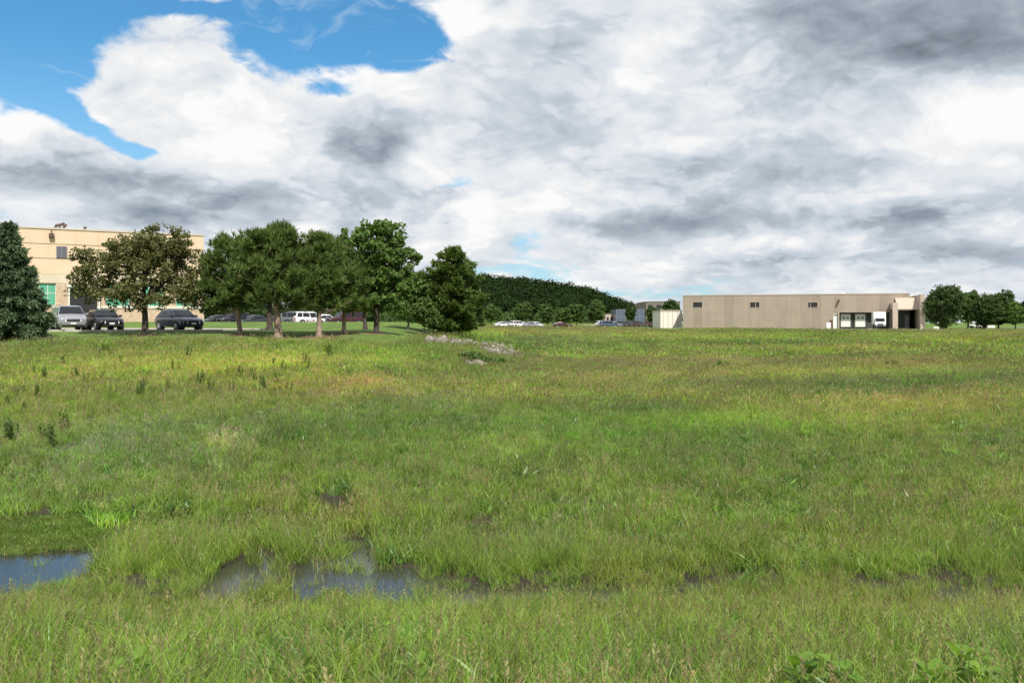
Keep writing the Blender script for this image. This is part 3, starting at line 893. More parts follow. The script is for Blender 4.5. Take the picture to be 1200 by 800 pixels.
# covered bay on the right: sloping canopy, pillar, end wall
c0, c1 = wx(1047), wx(1073)
sc_ = .92
cn = MB().prism([(-6.2, 6.9), (-6.2, 7.15), (0, 9.55), (0, 6.9)], 'x', c0 + .3, c1)
cn.build('canopy', m_fascia, wh)
MB().box(c0 - .7, c0 + .3, -6.4, -5.4, 1.5, 8.0).build('pillar', m_taupe2, wh)
MB().box(c0 - .7, c0 + .29, -6.2, .0, 7.0, 8.4).build('canopy_beam', m_taupe2, wh)
MB().box(c1, c1 + .9, -8.2, 30, 1.5, 10.0).build('end_wall', m_taupe2, wh)
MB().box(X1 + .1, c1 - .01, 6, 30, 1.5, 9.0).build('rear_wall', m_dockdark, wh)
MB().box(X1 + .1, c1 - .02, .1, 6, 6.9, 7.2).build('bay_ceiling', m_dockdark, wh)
MB().box(r1 + .6, X1 - .1, -.3, -.05, 1.6, 6.6).build('bay_shade_panel', m_dockdark, wh)  # dark slab over the wall, painting in the shade under the canopy
MB().box(c0 + 3.0, X1 - 1.0, -.38, -.31, 2.4, 5.8).build('bay_door', m_louv, wh)
# electrical cabinets beside the dock
for px, w_, h_, m_, lb in ((971, .9, 1.3, m_white, 'small pale utility cabinet against the warehouse wall left of the loading dock'), (974, .6, 1.9, m_brownmetal, 'narrow dark utility cabinet beside the white dock side door')):
    p = empty('utility_cabinet', at(px, 385, 189.2)); p.location.z = gz_at(p.location.x, p.location.y); p.rotation_euler.z = RW
    tag(p, lb, 'utility cabinet')
    bx = MB().box(-w_/2, w_/2, -.3, .3, 0.05, h_).build('cabinet_body', m_, p, bevel=.03)
    MB().box(-w_/2 + .06, w_/2 - .06, -.33, -.302, .15, h_ - .12).build('door', m_, p)

# ------------------------------------------------------------------ far buildings in the middle distance
m_offwhite = mat('off_white_panel', (.70, .65, .59), .8, var=.05)
m_bluegl = mat('blue_grey_glass', (.09, .12, .17), .35, spec=.4)
m_greyb = mat('grey_brown_block', (.16, .14, .12), .85, var=.1)
m_roofd = mat('dark_roof_edge', (.08, .08, .08), .7)
def simple_building(name, label, cat, px0, px1, ytop, ybase, D, depth, m, extra=None, rz=0.0):
    p0, p1 = at(px0, ytop, D), at(px1, ytop, D)
    W_ = p1.x - p0.x; zt = p0.z; zb = min(EYE - (ybase - 378) / F * D, gz_at(p0.x, D)) - .3
    r = empty(name, (p0.x, D, 0), rz); tag(r, label, cat)
    MB().box(0, W_, 0, depth, zb, zt).build('wall', m, r)
    MB().box(-.1, W_ + .1, -.1, depth + .1, zt, zt + .25).build('roof', m_roofd if m is not m_offwhite else m_taupe2, r)
    if extra == 'ribs':
        j = MB()
        for x in np.arange(.6, W_ - .2, 1.15): j.box(x, x + .12, -.05, -.001, zb, zt)
        j.build('panel_joint', m_taupe2, r)
    if extra == 'grid':
        rows = max(2, int((zt - zb) / 2.2)); cols = max(2, int(W_ / 1.6))
        f = MB()
        for i in range(rows + 1): z = zb + .8 + (zt - zb - 1) * i / rows; f.box(0, W_, -.08, -.001, z, z + .18)
        for i in range(cols + 1): x = (W_ - .14) * i / cols; f.box(x, x + .14, -.1, -.081, zb + .8, zt - .1)
        f.build('window_frame', m_louv, r)
    if extra == 'windows':
        cols = max(2, int(W_ / 3))
        for i in range(cols):
            x = W_ * (i + .25) / cols
            MB().box(x, x + W_ / cols * .5, -.06, -.001, zt - 2.2, zt - 1.0).build('window', m_dark, r)
    return r
simple_building('storage_building', 'small off white ribbed panel building joined to the left end of the taupe warehouse', 'building', 774, 799, 364.5, 382, 214, 12, m_offwhite, 'ribs')
simple_building('office_building', 'dark grey brown flat roofed block behind the trees left of the warehouse', 'building', 757, 797, 354, 378, 330, 25, m_greyb, 'windows')
simple_building('office_building', 'blue grey glass building just left of the narrow upright tree', 'building', 722, 733, 363, 378, 300, 16, m_bluegl, 'grid')
simple_building('office_building', 'blue grey glass building just right of the narrow upright tree', 'building', 744, 755, 362.5, 378, 300, 16, m_bluegl, 'grid')
simple_building('storage_building', 'tiny tan shed at the right foot of the wooded hill', 'shed', 710, 719, 368, 376, 310, 8, m_fascia, 'windows')
simple_building('storage_building', 'low pinkish beige shed seen between the tree trunks right of the warehouse', 'shed', 1152, 1166, 380.5, 386, 228, 8, m_offwhite)

# dark metal railing in front of the far car park
fr = empty('metal_fence', (0, 0, 0)); tag(fr, 'dark metal fence running past the far car park to the off white building', 'fence')
A_, B_ = at(722, 380, 262), at(774, 380, 245)
rails = MB(); n = 26
za, zb = gz_at(A_.x, A_.y), gz_at(B_.x, B_.y)
for h in (.5, 1.5): rails.tube([(A_.x, A_.y, za + h), (B_.x, B_.y, zb + h)], .05, 4)
for i in range(104):
    t = i / 103; p = A_.lerp(B_, t); z = za + (zb - za) * t
    rails.box(p.x - .02, p.x + .02, p.y - .02, p.y + .02, z + .4, z + 1.6)
rails.build('railing', m_roofd, fr)
for i in range(n + 1):
    t = i / n; p = A_.lerp(B_, t); z = za + (zb - za) * t
    MB().box(p.x - .05, p.x + .05, p.y - .05, p.y + .05, z - .2, z + 1.75).build('post', m_roofd, fr)

# ------------------------------------------------------------------ vehicles
def paint(name, c, metal=.3, rough=.3):
    return mat(name, c, rough, metal, .5, coat=.6)
P_silver = paint('silver_paint', (.42, .42, .46), .6)
P_black = paint('black_paint', (.012, .012, .016))
P_navy = paint('navy_paint', (.018, .030, .055))
P_grey = paint('grey_green_paint', (.17, .18, .17), .5)
P_white = paint('white_paint', (.62, .62, .62), 0)
P_maroon = paint('maroon_paint', (.055, .008, .012), .3)
P_dark = paint('charcoal_paint', (.035, .037, .042))
P_blue = paint('steel_blue_paint', (.06, .09, .14), .3)
m_glass = mat('car_glass', (.012, .016, .02), .08, spec=.4)
m_tyre = mat('tyre_rubber', (.018, .018, .018), .8)
m_rim = mat('alloy_rim', (.55, .55, .56), .3, .8)
m_trim = mat('black_plastic', (.02, .02, .02), .6)
m_lampw = mat('headlight_glass', (.75, .75, .72), .08, spec=.9)
m_lampr = mat('tail_light_red', (.35, .01, .01), .15, spec=.7)
m_plate = mat('licence_plate', (.7, .7, .68), .5)

KIND = {  # L, W, H, belt front, belt mid, belt rear, cabin (front base, front top, rear top, rear base), wheel radius, wheelbase
    'sedan': (4.7, 1.8, 1.45, .78, .93, .98, (.95, .15, -1.15, -1.9), .32, 2.75),
    'hatch': (4.4, 1.8, 1.50, .82, .96, 1.0, (1.0, .25, -1.45, -2.05), .32, 2.65),
    'van': (5.0, 1.95, 1.75, .95, 1.08, 1.08, (1.65, .85, -2.15, -2.42), .34, 3.0),
    'suv': (4.7, 1.88, 1.78, 1.02, 1.12, 1.14, (1.15, .55, -1.95, -2.28), .37, 2.75),
}
def make_car(name, kind, pnt, label, cat, loc, rz, group=None):
    L_, W_, H_, b0, b1, b2, cab, wr, wb = KIND[kind]
    r = empty(name, loc, rz); tag(r, label, cat, group)
    zb = .24; hw = W_ / 2
    # lower shell: stations from tail to nose
    xs_ = [-.5, -.485, -.42, -.2, 0, .2, .36, .45, .49, .5]
    bm = bmesh.new(); rings = []
    for s in xs_:
        x = s * L_
        belt = np.interp(x, [-L_/2, cab[3], 0, cab[0], L_/2 - .25, L_/2], [b2 - .06, b2, b1 + .01, b1, b0, b0 - .14])
        if s <= -.5: belt -= .1
        e = {-.5: .84, -.485: .93, -.42: .985, .36: .985, .45: .95, .49: .86, .5: .78}.get(s, 1.0)
        w_ = hw * e; zz = zb + (.12 if abs(s) > .48 else 0)
        pts = [(-w_*.9, zz), (-w_, zz + .14), (-w_*1.0, belt - .24), (-w_*.955, belt - .04), (-w_*.84, belt + .015), (0, belt + .05)]
        pts = pts + [(-y, z) for y, z in pts[-2::-1]]
        rings.append([bm.verts.new((x, y, z)) for y, z in pts])
    for a, b in zip(rings, rings[1:]):
        for i in range(len(a) - 1): bm.faces.new([a[i], a[i+1], b[i+1], b[i]])
        bm.faces.new([a[0], b[0], b[-1], a[-1]])
    bm.faces.new(rings[0]); bm.faces.new(rings[-1][::-1])
    # cabin shell
    fb, ft, rt, rb = cab
    cbw = hw * .90; ctw = hw * .72; z0 = b1 - .02; z1 = H_
    mids = [(fb, b1 - .02, cbw), (ft, z1 - .05, ctw), (ft - .25, z1, ctw), (rt + .25, z1 - .01, ctw), (rt, z1 - .07, ctw), (rb, b2 - .02, cbw)]
    cr_ = []
    for i, (x, z, w_) in enumerate(mids):
        low = b1 - .1
        t = (z - low) / (z1 - low)
        cr_.append([bm.verts.new(p) for p in ((x, -w_, z - .03), (x, -w_*.86, z + .005), (x, 0, z + .03), (x, w_*.86, z + .005), (x, w_, z - .03))])
    for a, b in zip(cr_, cr_[1:]):
        for i in range(4): bm.faces.new([a[i], b[i], b[i+1], a[i+1]])
    for sgn, k in ((-1, 0), (1, 4)):
        side = [c[k] for c in cr_]
        low = [bm.verts.new((x, sgn * hw * .90, b1 - .06)) for x in (fb, ft, ft-.25, rt+.25, rt, rb)]
        for i in range(5): bm.faces.new([side[i], low[i], low[i+1], side[i+1]])
    for f in bm.faces: f.smooth = True
    bmesh.ops.recalc_face_normals(bm, faces=bm.faces)
    me = bpy.data.meshes.new('body'); bm.to_mesh(me); bm.free(); me.materials.append(pnt)
    body = bpy.data.objects.new('body', me); COL.objects.link(body); body.parent = r
    md = body.modifiers.new('b', 'BEVEL'); md.width = .025; md.segments = 2; md.limit_method = 'ANGLE'; md.angle_limit = math.radians(25)
    # glass: thin panels a touch proud of the cabin shell
    def panel(nm, P4, off, parent=r):
        P4 = [Vector(p) for p in P4]
        n_ = (P4[1] - P4[0]).cross(P4[2] - P4[0]).normalized()
        if n_.dot(Vector(off)) < 0: n_ = -n_
        a = [p + n_ * .03 for p in P4]; b = [p + n_ * -.02 for p in P4]
        m_ = MB(); bmv = m_.bm
        A = [bmv.verts.new(p) for p in a]; B = [bmv.verts.new(p) for p in b]
        bmv.faces.new(A); bmv.faces.new(B[::-1])
        for i in range(len(A)): bmv.faces.new([A[i], B[i], B[(i+1) % len(A)], A[(i+1) % len(A)]])
        return m_.build(nm, m_glass, parent)
    def lerp(a, b, t): return tuple(a[i] + (b[i] - a[i]) * t for i in range(3))
    f0, f1 = (fb, cbw, b1 - .03), (ft, ctw, z1 - .07)
    def mir(p): return (p[0], -p[1], p[2])
    q0 = lerp(f0, f1, .14); q1 = lerp(f0, f1, .93)
    panel('windshield', [(q0[0], q0[1]*.93, q0[2]+.03), (q1[0], q1[1]*.9, q1[2]+.03), (q1[0], -q1[1]*.9, q1[2]+.03), (q0[0], -q0[1]*.93, q0[2]+.03)], (1, 0, .3))
    g0, g1 = (rb, cbw, b2 - .03), (rt, ctw, z1 - .09)
    q0 = lerp(g0, g1, .2); q1 = lerp(g0, g1, .9)
    panel('rear_window', [(q0[0], q0[1]*.9, q0[2]+.03), (q1[0], q1[1]*.88, q1[2]+.03), (q1[0], -q1[1]*.88, q1[2]+.03), (q0[0], -q0[1]*.9, q0[2]+.03)], (-1, 0, .3))
    zA, zB = b1 + .02, z1 - .14
    def sidept(x, z, s):
        t = (z - (b1 - .06)) / (z1 - .03 - (b1 - .06))
        return (x, s * (hw * .90 + (ctw - hw * .90) * t), z)
    cuts = [(.0, .36), (.40, .72), (.76, 1.0)] if kind in ('van', 'suv') else [(.0, .47), (.51, .97)]
    for s in (-1, 1):
        for t0, t1 in cuts:
            xb0 = fb - .28 + (rb + .22 - (fb - .28)) * t0; xb1 = fb - .28 + (rb + .22 - (fb - .28)) * t1
            xt0 = ft - .06 + (rt + .08 - (ft - .06)) * t0; xt1 = ft - .06 + (rt + .08 - (ft - .06)) * t1
            panel('side_window', [sidept(xb0, zA, s), sidept(xt0, zB, s), sidept(xt1, zB, s), sidept(xb1, zA, s)], (0, s, .2))
        # mirror, door seam, handle
        MB().box(fb - .42, fb - .24, min(s*hw*.93, s*(hw+.14)), max(s*hw*.93, s*(hw+.14)), b1 + .0, b1 + .15).build('wing_mirror', pnt, r, bevel=.03)
        sm = MB()
        for xx in (fb - .38, (fb + rb) / 2 - .05, rb + .55):
            sm.box(xx, xx + .02, min(s*(hw-.03), s*(hw+.004)), max(s*(hw-.03), s*(hw+.004)), .42, b1 - .2)
        sm.box(-L_*.38, L_*.33, min(s*(hw-.04), s*(hw+.012)), max(s*(hw-.04), s*(hw+.012)), .33, .38)
        sm.build('side_trim', m_trim, r)
    # wheels with arches
    for sx in (-1, 1):
        for s in (-1, 1):
            cx = sx * wb / 2 + (.05 if sx > 0 else 0)
            ya = s * (hw - .20)
            MB().tube([(cx, s*(hw-.3), wr + .02), (cx, s*(hw+.006), wr + .02)], wr + .07, 20).build('wheel_arch', m_trim, r)
            tyre = MB().tube([(cx, s*(hw-.22), wr), (cx, s*(hw-.20), wr), (cx, s*(hw-.0), wr), (cx, s*(hw+.02), wr)], [wr*.93, wr, wr, wr*.93], 24).build('wheel', m_tyre, r)
            rm = MB().tube([(cx, s*(hw-.05), wr), (cx, s*(hw+.027), wr)], [wr*.62, wr*.62], 20)
            for k in range(5):
                a_ = k * 2 * math.pi / 5
                rm.tube([(cx, s*(hw+.035), wr), (cx + math.cos(a_)*wr*.58, s*(hw+.03), wr + math.sin(a_)*wr*.58)], .03, 5)
            rm.build('rim', m_rim, tyre)
    # front and rear
    nx_ = L_ / 2
    MB().box(nx_ - .10, nx_ + .015, -hw*.42, hw*.42, b0 - .33, b0 - .17).build('grille', m_trim, r, bevel=.02)
    MB().box(nx_ - .15, nx_ + .03, -hw*.74, hw*.74, .30, .42).build('bumper', m_trim, r, bevel=.03)
    MB().box(-nx_ - .03, -nx_ + .1, -hw*.8, hw*.8, .34, .50).build('bumper', m_trim, r, bevel=.03)
    for s in (-1, 1):
        ya, yb = sorted((s*hw*.48, s*hw*.80))
        MB().prism([(nx_ - .30, s*hw*.89), (nx_ - .02, s*hw*.80), (nx_ + .005, s*hw*.46), (nx_ - .06, s*hw*.46)], 'z', b0 - .33, b0 - .16).build('headlight', m_lampw, r)
        zt = b2 - .1
        if kind in ('van', 'suv'):
            MB().box(-nx_ - .012, -nx_ + .12, *sorted((s*hw*.70, s*hw*.90)), zt - .45, zt + .05).build('tail_light', m_lampr, r, bevel=.015)
        else:
            MB().box(-nx_ - .012, -nx_ + .12, *sorted((s*hw*.5, s*hw*.88)), zt - .25, zt - .08).build('tail_light', m_lampr, r, bevel=.015)
    MB().box(nx_ + .031, nx_ + .045, -.17, .17, .44, .56).build('licence_plate', m_plate, r)
    MB().box(-nx_ - .045, -nx_ - .031, -.17, .17, .55, .67).build('licence_plate', m_plate, r)
    if kind in ('van', 'suv'):
        rr = MB()
        for s in (-1, 1): rr.tube([(ft - .3, s*ctw*.84, H_ + .0), (ft - .35, s*ctw*.84, H_ + .07), (rt + .35, s*ctw*.84, H_ + .07), (rt + .3, s*ctw*.84, H_)], .02, 5)
        rr.build('roof_rail', m_trim, r)
    return r

def put_car(kind, pnt, label, cat, px, D, head, group=None, nm='parked_car', dz=.03):
    x = (px - 600) / F * D
    return make_car(nm, kind, pnt, label, cat, (x, D, gz_at(x, D) + dz), math.radians(head), group)
g1 = 'cars parked in front of the cream building'
put_car('van', P_silver, 'silver minivan parked facing the field beside the big spruce', 'minivan', 80, 63.5, -56, g1, 'parked_minivan')
put_car('hatch', P_black, 'black hatchback parked between the silver minivan and the bronze leaved tree', 'car', 122, 63.6, -52, g1)
put_car('hatch', P_navy, 'dark navy car parked half hidden under the right side of the bronze leaved tree', 'car', 210, 63.6, -44, g1)
put_car('sedan', P_maroon, 'dark red car mostly hidden behind the big spruce, nearest the silver minivan', 'car', 40, 66, -60, g1)
g2 = 'cars parked behind the pines'
put_car('suv', P_grey, 'grey green station wagon behind the thick pine trunk, tail lights towards us', 'car', 342, 109, 50, g2)
put_car('suv', P_white, 'boxy white car parked behind the pines beside the grey green wagon', 'car', 362, 110, 42, g2)
put_car('sedan', P_white, 'low white car seen just right of the middle pine trunk, beside the maroon one', 'car', 382, 110, 50, g2)
put_car('suv', P_maroon, 'maroon car behind the slim pine trunk, facing left', 'car', 405, 107, 218, g2)
put_car('sedan', P_dark, 'dark car in the shade behind the pines, leftmost of a row of three', 'car', 252, 118, 235, g2)
put_car('suv', P_black, 'dark car in the shade behind the pines, middle of a row of three', 'car', 274, 118, 235, g2)
put_car('sedan', P_dark, 'dark car in the shade behind the pines, rightmost of a row of three', 'car', 296, 118, 235, g2)
g3 = 'cars in the far car park'
for i, (px, D, p, k, lb) in enumerate((
    (589, 236, P_white, 'sedan', 'white car at the left end of the far row under the wooded hill'),
    (598, 240, P_silver, 'hatch', 'silver car second from the left in the far row under the wooded hill'),
    (606, 235, P_white, 'van', 'tall white van third from the left in the far row under the wooded hill'),
    (614, 240, P_white, 'sedan', 'white car fourth from the left in the far row under the wooded hill'),
    (622, 236, P_silver, 'sedan', 'silver car fifth from the left in the far row under the wooded hill'),
    (629, 242, P_white, 'hatch', 'white car at the right end of the far row under the wooded hill'))):
    put_car(k, p, lb, 'car', px, D, 20 + 14 * (i % 3), g3)
put_car('sedan', P_maroon, 'dark red car standing alone on the edge of the field below the far road', 'car', 659, 215, 8, g3)
put_car('suv', P_white, 'white car in front of the left end of the dark fence', 'car', 707, 250, 30, g3)
put_car('suv', P_blue, 'steel blue car at the near edge of the far car park', 'car', 713, 222, 15, g3)
put_car('hatch', P_silver, 'silver car just left of the dark fence, behind the steel blue one', 'car', 720, 245, 30, g3)
for i, (px, p, lb) in enumerate(((728, P_black, 'black car beside the dark fence, first from its left end'), (738, P_dark, 'charcoal car beside the dark fence below the narrow upright tree'), (749, P_black, 'black car beside the dark fence, third from its left end'), (762, P_maroon, 'dark red car beside the dark fence, nearest the off white building'))):
    put_car('suv', p, lb, 'car', px, 268 - i * 3, 60, g3)
put_car('sedan', P_white, 'small white car behind the trees right of the warehouse', 'car', 1147, 212, 200)

# box truck backed up to the dock
tr = empty('box_truck', at(1030, 385, 186)); tr.location.z = gz_at(tr.location.x, tr.location.y) + .05
tr.rotation_euler.z = RW + math.radians(-90)
tag(tr, 'white box truck backed up to the loading dock right of the two dock doors', 'truck')
MB().box(-3.6, 1.9, -1.2, 1.2, 1.0, 3.55).build('cargo_box', m_white, tr, bevel=.04)
MB().box(-3.5, 3.6, -.45, .45, .6, .98).build('chassis', m_trim, tr)
cb = MB().prism([(2.0, .6), (4.0, .6), (4.05, 1.15), (3.9, 1.45), (3.1, 1.55), (2.75, 2.3), (2.0, 2.35)], 'y', -1.0, 1.0).build('cab', P_white, tr, bevel=.05)
MB().prism([(3.15, 1.58), (2.80, 2.24), (2.84, 2.26), (3.2, 1.6)], 'y', -.88, .88).build('windshield', m_glass, tr)
MB().box(4.04, 4.10, -.55, .55, .85, 1.12).build('grille', m_trim, tr)
MB().box(3.95, 4.18, -1.05, 1.05, .5, .72).build('bumper', m_trim, tr)
for s in (-1, 1):
    MB().box(4.0, 4.09, *sorted((s*.62, s*.95)), .88, 1.1).build('headlight', m_lampw, tr)
    MB().box(2.15, 2.75, *sorted((s*.99, s*1.012)), 1.6, 2.15).build('side_window', m_glass, tr)
    for cx in (3.2, -2.2):
        t_ = MB().tube([(cx, s*.75, .42), (cx, s*1.05, .42)], .42, 18).build('wheel', m_tyre, tr)
        MB().tube([(cx, s*1.0, .42), (cx, s*1.07, .42)], .22, 12).build('rim', m_rim, t_)
bo = MB().box(-.5, .5, -.3, .3, -.1, .55).build('concrete_block', m_white, None, bevel=.12)
bo.location = at(1097, 386, 176); bo.location.z = gz_at(bo.location.x, 176)
tag(bo, 'small white block on the grass edge below the big dark round tree', 'block')

# ------------------------------------------------------------------ trees
m_bark = mat('grey_brown_bark', (.13, .10, .075), .9, var=.3, vscale=4, bump=1, bscale=14)
m_barkp = mat('pinkish_pine_bark', (.26, .19, .145), .9, var=.35, vscale=4, bump=1, bscale=12)
m_barkd = mat('dark_bark', (.06, .048, .038), .9, var=.3, vscale=4, bump=1, bscale=14)
L_bronze = leaf_mat('bronze_leaves', (.070, .072, .026), (.155, .168, .055), .3, scale=1.2)
L_pine = leaf_mat('pine_needles', (.052, .090, .020), (.130, .190, .042), .25, scale=1.1)
L_spruce = leaf_mat('spruce_needles', (.055, .098, .050), (.125, .185, .090), .2, scale=1.1)
L_green = leaf_mat('green_leaves', (.058, .118, .022), (.130, .215, .045), .35, scale=1.0)
L_bush = leaf_mat('bush_leaves', (.045, .085, .016), (.11, .175, .04), .35, scale=1.0)
L_dark = leaf_mat('dark_leaves', (.030, .058, .014), (.070, .120, .028), .3, scale=.6)
L_far = leaf_mat('far_leaves', (.038, .075, .016), (.095, .160, .036), .3, scale=.35)
L_forest = leaf_mat('cloud_shaded_forest_leaves', (.012, .022, .009), (.025, .046, .015), .15, scale=.03, rough=1, spec=.0)  # cloud shadow over the hill is put into this dark leaf colour

def leaf_cloud(C, size, r, elong=1.5, up=.3, out=None):
    """One small diamond face per centre."""
    n = len(C)
    N_ = r.normal(size=(n, 3)); N_[:, 2] += up * 1.5
    if out is not None: N_ += out * .9
    N_ /= np.linalg.norm(N_, axis=1, keepdims=True)
    A = r.normal(size=(n, 3)); U = np.cross(N_, A); U /= np.linalg.norm(U, axis=1, keepdims=True)
    V_ = np.cross(N_, U)
    s = size * r.uniform(.6, 1.35, (n, 1))
    P = np.stack([C - U*s*elong*.5, C + V_*s*.38 + N_*s*.08, C + U*s*elong*.5, C - V_*s*.38 + N_*s*.08], 1).reshape(-1, 3)
    return P, np.arange(n * 4).reshape(n, 4)

def lobes_world(lobes, D, dy=0.0):
    out = []
    for l in lobes:
        px, py, rx, ry = l[:4]; off = l[4] if len(l) > 4 else 0
        c = at(px, py, D); out.append((np.array([c.x, c.y + off, c.z]), np.array([rx / F * D, rx / F * D * .95, ry / F * D])))
    return out

def crown_points(lobes, n_clumps, per, clump_r, r, shell=.45, rag=.3):
    """Leaf centres in clumps that fill the lobes unevenly."""
    wts = np.array([l[1][0] * l[1][2] for l in lobes]); wts = wts / wts.sum()
    k = r.choice(len(lobes), n_clumps, p=wts)
    d = r.normal(size=(n_clumps, 3)); d /= np.linalg.norm(d, axis=1, keepdims=True)
    rad = r.uniform(shell ** 3, 1, n_clumps) ** (1/3)
    rad *= 1 + rag * (vnoise(d[:, 0] * 2.3 + k * 7, d[:, 2] * 2.3 + d[:, 1], 3) - .55) + r.uniform(-.05, .07, n_clumps)
    C0 = np.array([lobes[i][0] for i in k]); R0 = np.array([lobes[i][1] for i in k])
    CC = C0 + d * rad[:, None] * R0
    cr_ = clump_r * r.uniform(.6, 1.3, n_clumps)
    P = np.repeat(CC, per, 0); rr = np.repeat(cr_, per)
    e = r.normal(size=(len(P), 3)); e /= np.linalg.norm(e, axis=1, keepdims=True)
    q = r.uniform(.1, 1, len(P)) ** .45
    P = P + e * (rr * q)[:, None] * np.array([1, 1, .7])
    return P, e, CC

def limb(mb, a, b, r0, r1, rr, sag=.12, n=6, seg=6):
    a, b = Vector(a), Vector(b); L_ = (b - a).length
    side = Vector((rr.uniform(-1, 1), rr.uniform(-1, 1), 0)) * L_ * .07
    pts = []; rad = []
    for i in range(seg + 1):
        t = i / seg
        p = a.lerp(b, t) + side * math.sin(t * math.pi) + Vector((0, 0, sag * L_ * math.sin(t * math.pi)))
        pts.append(p); rad.append(r0 + (r1 - r0) * t)
    mb.tube(pts, rad, n)

def broad_tree(name, label, lobes_px, base_px, D, leafm, bark, n_clumps, per, clump_r, size, seed, trunk_r=.16, fork=.35, group=None, shell=.45, cat='tree', rag=.3, lean=0.0, limbs=None, up=.3, zbase=None):
    rr = random.Random(seed); r = np.random.default_rng(seed)
    lw = lobes_world(lobes_px, D)
    bx = (base_px - 600) / F * D
    base = Vector((bx, D, gz_at(bx, D)))
    root = empty(name, base); tag(root, label, cat, group)
    lo = min(l[0][2] - l[1][2] for l in lw); hi = max(l[0][2] + l[1][2] for l in lw)
    mid = np.mean([l[0] for l in lw], 0)
    fk = base + (Vector((mid[0], mid[1], 0)) - Vector((base.x, base.y, 0))) * .25; fk.z = base.z + (hi - base.z) * fork
    top = Vector((mid[0], mid[1], base.z + (hi - base.z) * .86))
    t = MB()
    b0 = base - Vector((0, 0, .25))
    t.tube([b0, base + Vector((0, 0, .12)), base.lerp(fk, .5) + Vector((rr.uniform(-.1, .1), 0, 0)), fk], [trunk_r * 1.5, trunk_r * 1.12, trunk_r, trunk_r * .85], 9)
    limb(t, fk, top, trunk_r * .8, trunk_r * .15, rr, 0, 7)
    k = limbs or 9
    for i in range(k):
        l = lw[i % len(lw)]
        d = Vector((rr.gauss(0, 1), rr.gauss(0, 1), rr.gauss(0, .6))).normalized()
        e = Vector(l[0]) + Vector((d.x * l[1][0], d.y * l[1][1], d.z * l[1][2])) * .8
        s = fk.lerp(top, rr.uniform(0, .6))
        limb(t, s, e, trunk_r * rr.uniform(.3, .5), .015, rr, rr.uniform(-.05, .12), 5)
    o = t.build('trunk', bark, root); o.matrix_parent_inverse = Matrix.Translation(-base)
    P, e, CC = crown_points(lw, n_clumps, per, clump_r, r, shell, rag)
    V, Q = leaf_cloud(P, size, r, up=up, out=e)
    o = mesh_np('crown', V - np.array(base), Q, leafm, root)
    return root


# bronze leaved crab apple in front of the building
D = 57.5
broad_tree('crab_apple_tree', 'spreading bronze leaved tree with a short forked trunk, left of the pines',
    [(165, 308, 48, 34), (112, 318, 27, 25), (192, 290, 34, 20), (150, 292, 26, 20), (213, 322, 26, 32, 1), (170, 345, 62, 20), (118, 340, 30, 17), (172, 280, 14, 12), (215, 290, 12, 10), (96, 298, 11, 9), (206, 274, 9, 7), (178, 270, 6, 6), (92, 330, 8, 9), (232, 300, 6, 8), (225, 345, 18, 18)],
    170, D, L_bronze, m_barkd, 620, 34, .40, .15, 101, .20, .22, shell=.25, rag=.42, limbs=26)

# pines
def pine_tree(label, lobes_px, base_px, D, seed, n_tuft, tr=.17, name='pine_tree', leafm=None, bark=None, tuft=.42, upw=1.0, group='pines beside the car park', lean_top=None, fork=.4):
    rr = random.Random(seed); r = np.random.default_rng(seed)
    lw = lobes_world(lobes_px, D)
    bx = (base_px - 600) / F * D
    base = Vector((bx, D, gz_at(bx, D)))
    root = empty(name, base); tag(root, label, 'tree', group)
    hi = max(l[0][2] + l[1][2] for l in lw)
    mid = np.mean([l[0] for l in lw], 0)
    top = Vector((mid[0] * .5 + base.x * .5, mid[1], base.z + (hi - base.z) * .9))
    t = MB()
    H_ = top.z - base.z
    q = [base - Vector((0, 0, .3)), base + Vector((0, 0, .05)), base + Vector((0, 0, .35)), base.lerp(top, .35) + Vector((rr.uniform(-.12, .12), 0, 0)), base.lerp(top, .7), top]
    t.tube(q, [tr * 2.1, tr * 1.55, tr * 1.1, tr * .9, tr * .5, .03], 10)
    for i in range(34):
        l = lw[rr.randrange(len(lw))]
        d = Vector((rr.gauss(0, 1), rr.gauss(0, 1), rr.gauss(0, .5))).normalized()
        e = Vector(l[0]) + Vector((d.x * l[1][0], d.y * l[1][1], d.z * l[1][2])) * .85
        zt = min(max((e.z - base.z) / H_ - .12, .25), .92)
        s = base.lerp(top, zt)
        limb(t, s, e, tr * .28, .012, rr, -.06, 5)
    o = t.build('trunk', bark or m_barkp, root); o.matrix_parent_inverse = Matrix.Translation(-base)
    # needle brushes: narrow blades fanning up and outwards from shoot tips
    P, e, CC = crown_points(lw, int(n_tuft / 9), 9, .42, r, .25, .25)
    n = len(P); K = 15
    C = np.repeat(P, K, 0); ax = np.repeat(e * .45 + np.array([0, 0, upw]), K, 0)
    d = r.normal(size=C.shape) * .55 + ax; d /= np.linalg.norm(d, axis=1, keepdims=True)
    ln = tuft * r.uniform(.55, 1.15, (len(C), 1))
    sd = np.cross(d, r.normal(size=C.shape)); sd /= np.linalg.norm(sd, axis=1, keepdims=True)
    w_ = tuft * .075
    st = C + d * ln * .1
    V = np.stack([st - sd*w_, st + sd*w_, st + d*ln + sd*w_*.25, st + d*ln - sd*w_*.25], 1).reshape(-1, 3)
    Q = np.arange(len(V)).reshape(-1, 4)
    mesh_np('crown', V - np.array(base), Q, leafm or L_pine, root)
    return root
pine_tree('broad pine with a slim trunk, leftmost of the pines', [(278, 312, 34, 34), (255, 325, 22, 30), (262, 345, 28, 18), (290, 335, 34, 24), (272, 288, 12, 14), (246, 300, 12, 14), (262, 356, 28, 10), (292, 354, 24, 10), (250, 362, 18, 7)], 281, 58, 201, 1500, .14)
